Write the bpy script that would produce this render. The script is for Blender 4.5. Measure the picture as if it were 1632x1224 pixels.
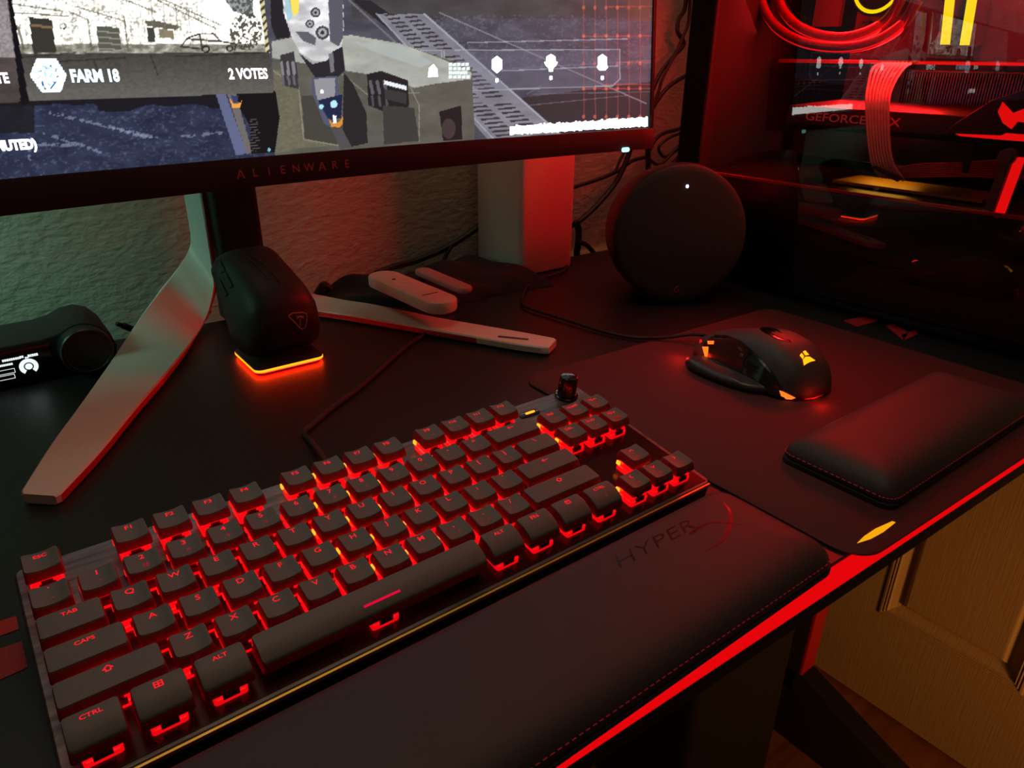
import bpy, bmesh, math, random
import numpy as np
from mathutils import Vector, Matrix
from mathutils.bvhtree import BVHTree

# ------------------------------------------------------------------ clean
for o in list(bpy.data.objects): bpy.data.objects.remove(o)
S = bpy.context.scene
COL = S.collection
random.seed(4)
PI = math.pi

# ------------------------------------------------------------------ camera (all measures in mm, scene unit = m)
R = np.array([[0.79658347, -0.60447472, 0.00806728],
              [-0.2449118, -0.33489057, -0.9098717],
              [0.5526961, 0.72281299, -0.41481129]])       # rows: right, down, forward
CAM = np.array([17.79, -323.34, 259.74]); FPX = 1155.26
cd = bpy.data.cameras.new('camera'); cam = bpy.data.objects.new('camera', cd); COL.objects.link(cam)
cd.sensor_width = 36; cd.lens = FPX / 1632 * 36; cd.clip_start = .01; cd.clip_end = 50
M3 = Matrix([[R[0][i], -R[1][i], -R[2][i]] for i in range(3)])
cam.matrix_world = Matrix.Translation(Vector(CAM * .001)) @ M3.to_4x4()
S.camera = cam

# ------------------------------------------------------------------ world, lights, exposure
S.view_settings.view_transform = 'Standard'; S.view_settings.look = 'None'
S.view_settings.gamma = 1; S.view_settings.use_curve_mapping = False
S.view_settings.exposure = 0
w = bpy.data.worlds.new('world'); S.world = w; w.use_nodes = True
w.node_tree.nodes['Background'].inputs[0].default_value = (.5, .45, .4, 1)
w.node_tree.nodes['Background'].inputs[1].default_value = .004

def area(name, loc, target, size, power, color, spread=None, size_y=None):
    l = bpy.data.lights.new(name, 'AREA'); l.energy = power; l.color = color; l.size = size * .001
    if size_y: l.shape = 'RECTANGLE'; l.size_y = size_y * .001
    if spread: l.spread = math.radians(spread)
    o = bpy.data.objects.new(name, l); COL.objects.link(o)
    o.location = Vector(loc) * .001
    o.rotation_euler = (Vector(target) - Vector(loc)).to_track_quat('-Z', 'Y').to_euler()
    return o
def point(name, loc, power, color, r=20):
    l = bpy.data.lights.new(name, 'POINT'); l.energy = power; l.color = color; l.shadow_soft_size = r * .001
    o = bpy.data.objects.new(name, l); COL.objects.link(o); o.location = Vector(loc) * .001
    return o
WARM = (1, .52, .2)
area('room_lamp', (250, -900, 1300), (250, 100, 0), 700, .40, (1, .78, .56))                # dim warm room lamp behind the user
area('hall_lamp', (480, -1350, -200), (1044, -60, -420), 260, .85, (1, .37, .07), 60)      # warm light that reaches the door
area('added_ceiling_fill', (250, 120, 1640), (250, 200, 0), 700, 3.4, (1, .76, .50))                # added fill standing in for lamplight off the ceiling
area('left_teal_lamp', (-280, 365, 300), (10, 500, 70), 120, .15, (.34, 1, .74), 70)                        # unseen teal lamp left of the frame
area('case_light', (895, 145, 295), (420, 350, 80), 180, 3.7, (1, .012, .014), None, 120)      # red lighting of the computer case
area('rear_red_fill', (865, 336, 330), (640, 500, 120), 110, .42, (1, .03, .03))          # unseen red lamp added behind the case to redden the wall

# ------------------------------------------------------------------ measuring helpers
def ray(px, py): return R.T @ np.array([(px - 816) / FPX, (py - 612) / FPX, 1.])
def _at(px, py, ax, v):
    d = ray(px, py); return CAM + d * (v - CAM[ax]) / d[ax]
def X(px, py, v): return _at(px, py, 0, v)
def Y(px, py, v): return _at(px, py, 1, v)
def Z(px, py, v=0): return _at(px, py, 2, v)
AL = 0.1435; ca, sa = math.cos(AL), math.sin(AL)
def K(x, y, z): return (x, y * ca - z * sa, 42 + y * sa + z * ca)      # keyboard frame -> world
RK = Matrix.Rotation(AL, 3, 'X')
def KP(px, py, z):                                                     # pixel -> keyboard plane
    m = np.array(RK); d = m.T @ ray(px, py); c = m.T @ (CAM - np.array([0, 0, 42.]))
    return c + d * (z - c[2]) / d[2]
def catmull(pts, n=8):
    P = [np.array(p, float) for p in pts]
    if len(P) < 3: return P
    P = [2 * P[0] - P[1]] + P + [2 * P[-1] - P[-2]]; out = []
    for i in range(1, len(P) - 2):
        for k in range(n):
            t = k / n; a, b, c, d = P[i - 1:i + 3]
            out.append(.5 * (2 * b + (c - a) * t + (2 * a - 5 * b + 4 * c - d) * t * t + (3 * b - a - 3 * c + d) * t ** 3))
    out.append(P[-2]); return out

# ------------------------------------------------------------------ materials
def mat(name, col=(.5, .5, .5), rough=.5, metal=0, emit=None, es=1, spec=.5, bump=None, coat=0, noise=None, trans=0):
    m = bpy.data.materials.new(name); m.use_nodes = True; nt = m.node_tree; b = nt.nodes['Principled BSDF']
    b.inputs['Base Color'].default_value = (*col, 1); b.inputs['Roughness'].default_value = rough
    b.inputs['Metallic'].default_value = metal; b.inputs['Specular IOR Level'].default_value = spec
    b.inputs['Coat Weight'].default_value = coat
    if trans: b.inputs['Transmission Weight'].default_value = trans
    if emit: b.inputs['Emission Color'].default_value = (*emit, 1); b.inputs['Emission Strength'].default_value = es
    tc = None
    if bump or noise:
        tc = nt.nodes.new('ShaderNodeTexCoord')
    if bump:     # (scale per metre, strength, distance mm, stretch)
        n = nt.nodes.new('ShaderNodeTexNoise'); n.inputs['Scale'].default_value = bump[0]; n.inputs['Detail'].default_value = 5
        mp = nt.nodes.new('ShaderNodeMapping'); mp.inputs['Scale'].default_value = bump[3] if len(bump) > 3 else (1, 1, 1)
        nt.links.new(tc.outputs['Object'], mp.inputs[0]); nt.links.new(mp.outputs[0], n.inputs['Vector'])
        bp = nt.nodes.new('ShaderNodeBump'); bp.inputs['Strength'].default_value = bump[1]; bp.inputs['Distance'].default_value = bump[2] * .001
        nt.links.new(n.outputs[0], bp.inputs['Height']); nt.links.new(bp.outputs[0], b.inputs['Normal'])
    if noise:    # (scale, other colour, stretch)
        n = nt.nodes.new('ShaderNodeTexNoise'); n.inputs['Scale'].default_value = noise[0]; n.inputs['Detail'].default_value = 6
        mp = nt.nodes.new('ShaderNodeMapping'); mp.inputs['Scale'].default_value = noise[2] if len(noise) > 2 else (1, 1, 1)
        nt.links.new(tc.outputs['Object'], mp.inputs[0]); nt.links.new(mp.outputs[0], n.inputs['Vector'])
        r = nt.nodes.new('ShaderNodeValToRGB'); r.color_ramp.elements[0].position = .35; r.color_ramp.elements[1].position = .65
        r.color_ramp.elements[0].color = (*col, 1); r.color_ramp.elements[1].color = (*noise[1], 1)
        nt.links.new(n.outputs[0], r.inputs[0]); nt.links.new(r.outputs[0], b.inputs['Base Color'])
    return m
def glow(name, col, s):
    m = bpy.data.materials.new(name); m.use_nodes = True; nt = m.node_tree; nt.nodes.remove(nt.nodes['Principled BSDF'])
    e = nt.nodes.new('ShaderNodeEmission'); e.inputs[0].default_value = (*col, 1); e.inputs[1].default_value = s
    nt.links.new(e.outputs[0], nt.nodes['Material Output'].inputs[0]); return m
def thin_glass(name, refl=1.0, tint=(1, 1, 1), ior=1.5):
    m = bpy.data.materials.new(name); m.use_nodes = True; nt = m.node_tree; nt.nodes.remove(nt.nodes['Principled BSDF'])
    t = nt.nodes.new('ShaderNodeBsdfTransparent'); t.inputs[0].default_value = (*tint, 1)
    g = nt.nodes.new('ShaderNodeBsdfGlossy'); g.inputs['Roughness'].default_value = .015
    f = nt.nodes.new('ShaderNodeFresnel'); f.inputs[0].default_value = ior
    mx = nt.nodes.new('ShaderNodeMixShader'); mu = nt.nodes.new('ShaderNodeMath'); mu.operation = 'MULTIPLY'; mu.use_clamp = True
    mu.inputs[1].default_value = refl
    ge = nt.nodes.new('ShaderNodeNewGeometry'); iv = nt.nodes.new('ShaderNodeMath'); iv.operation = 'SUBTRACT'; iv.inputs[0].default_value = 1
    m2 = nt.nodes.new('ShaderNodeMath'); m2.operation = 'MULTIPLY'       # only the outward faces mirror, the pane is thin
    nt.links.new(ge.outputs['Backfacing'], iv.inputs[1]); nt.links.new(iv.outputs[0], m2.inputs[0]); nt.links.new(mu.outputs[0], m2.inputs[1])
    nt.links.new(f.outputs[0], mu.inputs[0]); nt.links.new(m2.outputs[0], mx.inputs[0])
    nt.links.new(t.outputs[0], mx.inputs[1]); nt.links.new(g.outputs[0], mx.inputs[2])
    nt.links.new(mx.outputs[0], nt.nodes['Material Output'].inputs[0]); return m

M = dict(
    wall=mat('wall_paint', (.46, .43, .36), .8, bump=(95, .8, 2.3, (1, 1, 1.6))),
    ceil=mat('ceiling_paint', (.5, .48, .44), .9),
    floor=mat('floor_wood', (.34, .13, .05), .5, noise=(6, (.22, .08, .035), (1, 8, 1))),
    door=mat('door_paint', (.50, .38, .22), .45, bump=(30, .35, 1.2, (1, 14, .6))),
    desk=mat('desk_laminate', (.009, .009, .010), .42, bump=(1500, .15, .3)),
    desk_under=mat('desk_underside', (.006, .005, .005), .8),
    desk_red=glow('red_edge_glow', (1, .002, .004), .78),  # desk edge trim, its brightness put in as emission
    red_paint=mat('red_print', (.35, .008, .012), .6),
    red_trim=mat('red_trim', (.5, .01, .015), .5),
    black=mat('black_plastic', (.012, .012, .013), .42),
    black_matte=mat('black_matte', (.018, .017, .018), .75),
    black_gloss=mat('black_gloss', (.008, .008, .009), .18, coat=.5),
    bezel=mat('bezel_plastic', (.018, .020, .024), .6, spec=.25, bump=(1800, .1, .1)),
    letter_red=mat('lettering_dull_red', (.42, .10, .09), .5),
    white=mat('white_plastic', (.62, .60, .56), .42),
    white_satin=mat('white_satin_box', (.62, .58, .54), .38),
    remote=mat('remote_plastic', (.62, .50, .44), .45),
    remote2=mat('remote_plastic_dark', (.36, .24, .23), .5),
    grey=mat('grey_print', (.10, .07, .06), .6),
    cloth=mat('black_cloth', (.010, .010, .011), .95, bump=(900, .5, 1.5)),
    cable=mat('cable_rubber', (.010, .010, .011), .6),
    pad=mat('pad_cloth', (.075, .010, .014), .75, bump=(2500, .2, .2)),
    yellow=glow('yellow_tag_glow', (1, .42, .004), .95),  # pad tag, emission added so the yellow shows in dim light
    leather=mat('leatherette', (.032, .024, .027), .60, bump=(900, .12, .35)),
    leather2=mat('leatherette_embossed', (.004, .003, .003), .30),
    stitch=mat('red_thread', (.95, .04, .12), .6),
    rubber=mat('rubber', (.01, .01, .01), .8),
    kb_plate=mat('brushed_aluminium', (.20, .19, .19), .38, .5, noise=(240, (.09, .085, .085), (.12, 1, 1)), bump=(260, .35, .3, (.12, 1, 1))),
    kb_side=mat('keyboard_side', (.04, .04, .042), .5),
    kb_deck=mat('keyboard_deck', (.05, .012, .014), .18, .3),
    gold=mat('amber_chamfer', (1, .62, .10), .35, .9),
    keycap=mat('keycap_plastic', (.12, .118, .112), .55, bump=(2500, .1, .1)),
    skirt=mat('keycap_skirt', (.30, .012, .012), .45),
    housing=mat('switch_housing', (.9, .05, .05), .12, emit=(1, .002, .006), es=.85, coat=.8),
    stem=mat('switch_stem', (.16, .004, .006), .4),
    led=glow('led_orange', (1, .22, .010), 3.0),
    legend=glow('legend_red', (1, .012, .02), 1.05),
    legend_dim=glow('legend_dim', (.75, .04, .04), .38),
    legend_pink=glow('legend_space', (1, .004, .05), .75),
    red_glow=glow('red_led', (1, .006, .006), 1.2),
    red_hot=glow('added_red_glow', (1, .004, .002), 45),
    orange_core=glow('orange_led', (1, .30, .005), 2.2),
    orange_led=glow('mouse_led', (1, .13, .01), 2.0),
    yellow_led=glow('ram_led', (1, .86, .0), 1.6),
    cyan=glow('power_led', (.35, 1, 1), 2.2),
    white_led=glow('white_led', (.75, .88, 1), 2.5),
    ui_white=glow('display_white', (.95, 1, 1), 5),
    readout=glow('readout_white', (.9, 1, 1), 1.0),
    ui_cream=glow('display_text', (1, 1, .92), 7),
    ui_blue=glow('display_text_blue', (.55, .85, 1), 2.6),
    ui_dark=glow('display_dark', (.02, .02, .025), 1),
    glass=thin_glass('side_panel_glass', 1.45, (.80, .72, .72)),
    case=mat('case_metal', (.006, .004, .006), .7, 0, spec=.12),
    shroud=mat('case_shroud', (.010, .006, .008), .35),
    board=mat('circuit_board', (.12, .03, .03), .5, bump=(300, .6, 1.)),
    fins=mat('heatsink_metal', (.22, .14, .14), .35, .8),
    gpu=mat('gpu_shroud', (.018, .012, .014), .5, spec=.3),
    gpu_text=mat('gpu_lettering', (.55, .36, .36), .5),
    sleeve=mat('sleeved_cable', (.55, .36, .33), .7),
    tube=mat('coolant_tube', (.16, .012, .014), .35),
    amber_lit=mat('amber_lit_parts', (.40, .22, .04), .35, .5),
    speaker=mat('speaker_cloth', (.030, .026, .025), .85, bump=(2200, .4, .5)),
    mouse=mat('mouse_shell', (.050, .046, .045), .55, bump=(1500, .1, .15)),
    mouse_grip=mat('mouse_grip', (.040, .036, .036), .34, bump=(1800, .3, .25)),
    mouse2=mat('docked_mouse_shell', (.028, .027, .030), .48),
    outline=mat('pale_emblem', (.60, .34, .28), .5),
)

# ------------------------------------------------------------------ mesh helpers (mm)
class MB:
    def __init__(s): s.v = []; s.f = []; s.m = []
    def add(s, vs, fs, mi=0):
        n = len(s.v); s.v += [tuple(map(float, v)) for v in vs]
        for f in fs: s.f.append(tuple(n + i for i in f)); s.m.append(mi)
    def loft(s, rings, cap0=True, cap1=True, mi=0, closed=True):
        k = len(rings[0]); vs = [p for r in rings for p in r]; fs = []
        for i in range(len(rings) - 1):
            for j in range(k if closed else k - 1):
                a = i * k + j; b = i * k + (j + 1) % k; fs.append((a, b, b + k, a + k))
        if cap0: fs.append(tuple(range(k))[::-1])
        if cap1: fs.append(tuple(range((len(rings) - 1) * k, len(rings) * k)))
        s.add(vs, fs, mi)
    def box(s, x0, x1, y0, y1, z0, z1, T=None, mi=0):
        vs = [(x, y, z) for z in (z0, z1) for x, y in ((x0, y0), (x1, y0), (x1, y1), (x0, y1))]
        if T: vs = [T(*v) for v in vs]
        s.add(vs, [(3, 2, 1, 0), (4, 5, 6, 7), (0, 1, 5, 4), (1, 2, 6, 5), (2, 3, 7, 6), (3, 0, 4, 7)], mi)
    def tube(s, pts, r, n=8, caps=True, mi=0, flat=None):
        P = [Vector(p) for p in pts]; rings = []; up = Vector((0, 0, 1))
        for i, p in enumerate(P):
            t = (P[min(i + 1, len(P) - 1)] - P[max(i - 1, 0)]).normalized()
            if i == 0:
                u = t.cross(up)
                if u.length < .1: u = t.cross(Vector((1, 0, 0)))
                u.normalize()
            else: u = (u - t * u.dot(t)).normalized()
            v = t.cross(u); rr = r[i] if isinstance(r, (list, tuple)) else r
            rings.append([p + (u * math.cos(a) + v * math.sin(a)) * rr for a in [2 * PI * k / n for k in range(n)]])
        s.loft(rings, caps, caps, mi)
    def pillow(s, cx, cy, w, d, r, prof, T=None, n=6, mi=0, cap0=True, cap1=True, crown=0):
        rings = []
        for ins, z in prof: rings.append([(x + cx, y + cy, z) for x, y in rr(w - 2 * ins, d - 2 * ins, max(r - ins, .05), n)])
        if crown:
            ins, z = prof[-1]; ww, dd = w - 2 * ins, d - 2 * ins
            for k in range(1, 7):
                q = 1 - k / 6.5
                rings.append([(x * q + cx, y * q + cy, z + crown * (1 - q * q)) for x, y in rr(ww, dd, max(r - ins, .05), n)])
        if T: rings = [[T(*p) for p in rg] for rg in rings]
        s.loft(rings, cap0, cap1, mi)
    def poly(s, pts, thick, nrm, mi=0):
        n = Vector(nrm).normalized() * thick; P = [Vector(p) for p in pts]
        s.loft([[p for p in P], [p + n for p in P]], True, True, mi)
def rr(w, d, r, n=6):
    out = []; r = min(r, w / 2 - .001, d / 2 - .001)
    for cx, cy, a0 in ((w / 2 - r, -d / 2 + r, -90), (w / 2 - r, d / 2 - r, 0), (-w / 2 + r, d / 2 - r, 90), (-w / 2 + r, -d / 2 + r, 180)):
        for k in range(n + 1):
            a = math.radians(a0 + 90 * k / n); out.append((cx + r * math.cos(a), cy + r * math.sin(a)))
    return out

def base_of(parent): return np.array(parent['_o']) if parent is not None and '_o' in parent else np.zeros(3)
def link(name, me, parent=None, loc=None, rot=None):
    o = bpy.data.objects.new(name, me); COL.objects.link(o)
    if parent is not None: o.parent = parent
    if loc is not None: o.location = Vector(loc) * .001
    if rot is not None: o.rotation_euler = rot
    return o
def obj(name, mb, mats, parent=None, smooth=True, bevel=0, seg=2, origin=None, angle=40):
    """mesh authored in world mm; parent chain origins are subtracted"""
    og = np.array(origin, float) if origin is not None else world_origin(parent)
    if not isinstance(mats, (list, tuple)): mats = [mats]
    me = bpy.data.meshes.new(name)
    if not mb.v: mb.v = [tuple(og)] * 3; mb.f = [(0, 1, 2)]; mb.m = [0]; print('EMPTY', name)
    V = (np.array(mb.v) - og) * .001
    me.from_pydata(V.tolist(), [], mb.f); me.update()
    for m_ in mats: me.materials.append(m_)
    if len(mats) > 1: me.polygons.foreach_set('material_index', mb.m)
    bm = bmesh.new(); bm.from_mesh(me)
    bmesh.ops.recalc_face_normals(bm, faces=bm.faces)
    if bevel:
        es = [e for e in bm.edges if len(e.link_faces) == 2 and e.calc_face_angle(0) > math.radians(35)]
        bmesh.ops.bevel(bm, geom=es, offset=bevel * .001, segments=seg, profile=.5, affect='EDGES', clamp_overlap=True)
    bm.to_mesh(me); bm.free()
    if smooth:
        me.polygons.foreach_set('use_smooth', [True] * len(me.polygons))
        try: me.set_sharp_from_angle(angle=math.radians(angle))
        except Exception: pass
    o = link(name, me, parent)
    rel = og - world_origin(parent)
    if origin is not None: o.location = Vector(rel) * .001
    WO[o.name] = og
    return o
WO = {}
def world_origin(parent):
    if parent is None: return np.zeros(3)
    return WO[parent.name]
def thing(name, label, cat, loc=(0, 0, 0), group=None):
    o = bpy.data.objects.new(name, None); COL.objects.link(o); o.location = Vector(loc) * .001
    o.empty_display_size = .02
    o['label'] = label; o['category'] = cat
    if group: o['group'] = group
    WO[o.name] = np.array(loc, float); return o
def tag(o, label, cat, group=None, kind=None):
    o['label'] = label; o['category'] = cat
    if group: o['group'] = group
    if kind: o['kind'] = kind
    return o
def struct(o): o['kind'] = 'structure'; return o
_txt = {}
def text_mesh(body, size, shear=0, bold=0, spacing=1.0, ext=0, xs=1.0, align='CENTER'):
    """returns verts (mm, x right, y up) and faces"""
    key = (body, size, shear, bold, spacing, ext, xs, align)
    if key in _txt: return _txt[key]
    c = bpy.data.curves.new('t', 'FONT'); c.body = body; c.size = size * .001; c.shear = shear; c.offset = bold * .001
    c.align_x = align; c.align_y = 'CENTER'; c.space_character = spacing; c.resolution_u = 3; c.extrude = ext * .001
    o = bpy.data.objects.new('t', c); COL.objects.link(o)
    dg = bpy.context.evaluated_depsgraph_get(); me = bpy.data.meshes.new_from_object(o.evaluated_get(dg))
    vs = [(v.co.x * 1000 * xs, v.co.y * 1000, v.co.z * 1000) for v in me.vertices]; fs = [tuple(p.vertices) for p in me.polygons]
    bpy.data.objects.remove(o); bpy.data.curves.remove(c); bpy.data.meshes.remove(me)
    _txt[key] = (vs, fs); return _txt[key]
def text_on(mb, body, size, T, mi=0, **k):
    vs, fs = text_mesh(body, size, **k)
    if vs: mb.add([T(*v) for v in vs], fs, mi)
def bvh(o):
    bm = bmesh.new(); bm.from_mesh(o.data)
    M_ = Matrix.Translation(Vector(WO[o.name]) * .001); bm.transform(M_)
    t = BVHTree.FromBMesh(bm); bm.free(); return t
def hit(tree, px, py, lift=.25):
    d = Vector(ray(px, py)).normalized(); h = tree.ray_cast(Vector(CAM) * .001, d)
    if h[0] is None: return None
    n = h[1] if h[1].dot(d) < 0 else -h[1]
    return np.array(h[0]) * 1000 + np.array(n) * lift
def decal(tree, pts, mb, lift=.3, mi=0, closed=True):
    """polygon given where it is seen on the photo, laid on the surface it belongs to"""
    D = []
    for a, b in zip(pts, pts[1:] + pts[:1]):
        k = max(1, int(math.hypot(b[0] - a[0], b[1] - a[1]) / 5))
        D += [(a[0] + (b[0] - a[0]) * i / k, a[1] + (b[1] - a[1]) * i / k) for i in range(k)]
    cx = sum(p[0] for p in pts) / len(pts); cy = sum(p[1] for p in pts) / len(pts); R_ = []
    for f_ in (1, .8, .6, .4, .2, .02):
        rg = []
        for p in D:
            q = None
            for g_ in (1, .92, .84, .7, .5, .3, .1, 0):
                q = hit(tree, cx + (p[0] - cx) * f_ * g_, cy + (p[1] - cy) * f_ * g_, lift)
                if q is not None: break
            if q is None: return
            rg.append(q)
        R_.append(rg)
    mb.loft(R_, False, True, mi)
def strokes(tree, lines, r, mb, lift=.2, mi=0):
    for L in lines:
        P = [hit(tree, *p, lift) for p in L]; P = [p for p in P if p is not None]
        if len(P) > 1: mb.tube(P, r, 5, mi=mi)

# ================================================================== SETTING
def room():
    x0, x1, y0, y1, z0, z1 = -1500, 1044, -2300, 500, -740, 1700
    m = MB(); m.box(x0, x1, y1, y1 + 60, z0, z1); struct(obj('wall_back', m, M['wall'], smooth=False))
    m = MB(); m.box(x0 - 60, x0, y0, y1, z0, z1); struct(obj('wall_left', m, M['wall'], smooth=False))
    m = MB(); m.box(x0, x1, y0 - 60, y0, z0, z1); struct(obj('wall_front', m, M['wall'], smooth=False))
    DY0, DY1, DT = -622, 140, 1290
    m = MB(); m.box(x1 + 12, x1 + 72, y0, DY0 - 4, z0, z1); m.box(x1 + 12, x1 + 72, DY1 + 4, y1, z0, z1); m.box(x1 + 12, x1 + 72, DY0 - 4, DY1 + 4, DT + 4, z1)
    struct(obj('wall_right', m, M['wall'], smooth=False))
    m = MB(); m.box(x0, x1 + 72, y0, y1, z0 - 40, z0); struct(obj('floor', m, M['floor'], smooth=False))
    m = MB(); m.box(x0, x1 + 72, y0, y1, z1, z1 + 40); struct(obj('ceiling', m, M['ceil'], smooth=False))
    m = MB(); m.box(x1 - 6, x1 + 12, DY1 + 4, DY1 + 60, z0, DT + 60); m.box(x1 - 6, x1 + 12, DY0 - 60, DY0 - 4, z0, DT + 60); m.box(x1 - 6, x1 + 12, DY0 - 4, DY1 + 4, DT + 4, DT + 60)
    struct(obj('trim_1', m, M['door'], bevel=3))
    m = MB(); m.box(x0, x1 + 12, y1 - 12, y1, z0, z0 + 90); struct(obj('baseboard_back', m, M['door'], bevel=3))
    m = MB(); m.box(x1 - 2, x1 + 12, DY1 + 60, y1 - 12, z0, z0 + 90); struct(obj('baseboard_right', m, M['door'], bevel=3))
    # panelled door: leaf with openings, each filled by a moulded panel
    cols = [(42, -168), (-268, -478)]; cols = [(-168, 42), (-520, -268 - 42)]
    cols = [(-168, 42), (-524, -314)]
    rows = [(-555, 60), (160, 800), (900, 1170)]
    door = MB()
    ys = [DY0] + sorted([v for c in cols for v in c]) + [DY1]; zs = [z0 + 8] + [v for r_ in rows for v in r_] + [DT]
    for i in range(len(ys) - 1):
        for j in range(len(zs) - 1):
            if i in (1, 3) and j in (1, 3, 5): continue
            door.box(x1, x1 + 36, ys[i], ys[i + 1], zs[j], zs[j + 1])
    d = obj('door_1', door, M['door'], smooth=False); struct(d)
    for c in cols:
        for r_ in rows:
            m = MB(); rings = []
            for ins, dep in ((0, 0), (2, -2.5), (5, -3), (6, -.5), (9, -3), (10, -.5), (13, -2.5), (15, 2), (22, 7), (27, 9), (30, 9), (36, 1.5), (38, 1)):
                rings.append([(x1 + dep, c[0] + ins, r_[0] + ins), (x1 + dep, c[1] - ins, r_[0] + ins), (x1 + dep, c[1] - ins, r_[1] - ins), (x1 + dep, c[0] + ins, r_[1] - ins)])
            m.loft(rings, False, True); obj('door_panel', m, M['door'], d, smooth=False)
room()

# ================================================================== DESK
DA = math.radians(-1.75)
def DT_(x, y, z): # desk frame (x along front edge from (166,-168))
    c, s = math.cos(DA), math.sin(DA); return (166 + x * c - y * s, -168 + x * s + y * c, z)
def desk():
    t = thing('gaming_desk', 'long black gaming desk with a red front edge and black side leg', 'desk', (300, 150, -740))
    m = MB(); T = DT_
    m.pillow(0, 0, 1760, 610, 14, [(2, -24), (0, -22), (0, -2), (2, 0)], T=lambda x, y, z: T(x - 10, y + 306, z)); obj('tabletop', m, M['desk'], t, bevel=0)
    m = MB(); m.box(-860, 840, -3.5, 1.2, -13, .6, T); obj('edge_strip', m, M['desk_red'], t, bevel=1.0)['label'] = 'red strip along the front edge, with added glow'
    m = MB(); m.box(-862, 842, -2.2, 12, -26, -13.4, T); obj('edge_rail', m, M['desk_under'], t, bevel=1)
    # side legs
    for lx in (888, -640):
        m = MB(); prof = [(58, -26), (400, -26), (400, -640), (66, -640)]
        m.loft([[(lx + dx, y, z) for y, z in prof] for dx in (-18, 18)]); obj('leg', m, M['desk_under'], t, bevel=4)
        m = MB(); m.loft([[(lx + dx, y, z) for y, z in ((52, -28), (58, -28), (66, -612), (60, -612))] for dx in (-17, 17)]); obj('leg_trim', m, M['red_trim'], t, bevel=1)['label'] = 'dull red strip on the front edge of the leg'
        m = MB(); m.loft([[(lx + dx, y, z) for y, z in ((-290, -738), (-290, -722), (-83, -652), (62, -598), (400, -598), (460, -722), (460, -738))] for dx in (-18, 18)]); obj('foot', m, M['desk_under'], t, bevel=4)
    m = MB(); m.box(-610, 880, 395, 412, -330, -60); obj('back_brace', m, M['desk_under'], t, bevel=2)
    c = thing('subwoofer', 'large black box standing on the dark floor under the desk', 'speaker', (700, 240, -740))
    m = MB(); m.pillow(700, 240, 215, 380, 12, [(2, -738), (0, -734), (0, -350), (3, -346)]); obj('cabinet', m, M['desk_under'], c)
    for fx in (610, 790):
        m = MB(); m.box(fx - 14, fx + 14, 70, 98, -740, -734); obj('foot', m, M['rubber'], c)
    # red printed graphics on the laminate
    for pts in ([(0, 985), (26, 982), (30, 1003), (0, 1014)], [(0, 1031), (35, 1022), (44, 1064), (0, 1092)]):
        m = MB(); q = [Z(px, py, .15) for px, py in pts]; q[0][0] -= 40; q[3][0] -= 40
        m.poly(q, .2, (0, 0, 1)); obj('printed_stripe', m, M['red_paint'], t, smooth=False)['label'] = 'red stripe printed on the desk'
    for pts in ([(1344, 511), (1366, 521), (1412, 508), (1385, 503)], [(1412, 519), (1424, 517), (1448, 530), (1440, 543)], [(1440, 543), (1437, 534), (1458, 526), (1463, 532)]):
        m = MB(); q = [Z(px, py, .15) for px, py in pts]; m.poly(q, .2, (0, 0, 1)); obj('printed_mark', m, M['red_paint'], t, smooth=False)['label'] = 'red mark printed on the desk'
desk()

# ================================================================== MONITOR
XC, YC, RC, YAW, ZB, ZS = 230., 232.7, 3000., .070, 168.4, 190.0
TILT = math.tan(math.radians(4.6)); HALF = 400.; SH = 340.
def MS(s, h, out=0.):      # s along the curve from the centre, h above the bezel's lower edge, out = toward the viewer
    a = s / RC; x = RC * math.sin(a); y = -RC * (1 - math.cos(a)) - out
    c, sn = math.cos(YAW), math.sin(YAW)
    return (XC + c * x - sn * y, YC + sn * x + c * y + h * TILT, ZB + h)
def mon_sh(px, py, off=0.):   # pixel -> (s,h) on the screen face, by iteration
    s, h = 0., 60.
    d = ray(px, py)
    Y0 = YC
    for _ in range(30):
        P = CAM + d * (Y0 - CAM[1]) / d[1]
        c, sn = math.cos(YAW), math.sin(YAW)
        dx, dy = P[0] - XC, P[1] - YC
        h = P[2] - ZB
        s = RC * math.asin(max(-.5, min(.5, (c * dx + sn * (dy - h * TILT)) / RC)))
        Y0 = .5 * Y0 + .5 * MS(s, h, off)[1]
    return s, h

def hashn(ix, iy, seed=0):
    v = np.sin(ix * 127.1 + iy * 311.7 + seed * 74.7) * 43758.5453
    return v - np.floor(v)
def vnoise(x, y, seed=0):
    ix, iy = np.floor(x), np.floor(y); fx, fy = x - ix, y - iy; fx = fx * fx * (3 - 2 * fx); fy = fy * fy * (3 - 2 * fy)
    return ((hashn(ix, iy, seed) * (1 - fx) + hashn(ix + 1, iy, seed) * fx) * (1 - fy) + (hashn(ix, iy + 1, seed) * (1 - fx) + hashn(ix + 1, iy + 1, seed) * fx) * fy)
def fbm(x, y, o=4, seed=0): return sum(vnoise(x * 2 ** i, y * 2 ** i, seed + i) * .5 ** i for i in range(o)) / 1.9

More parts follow.
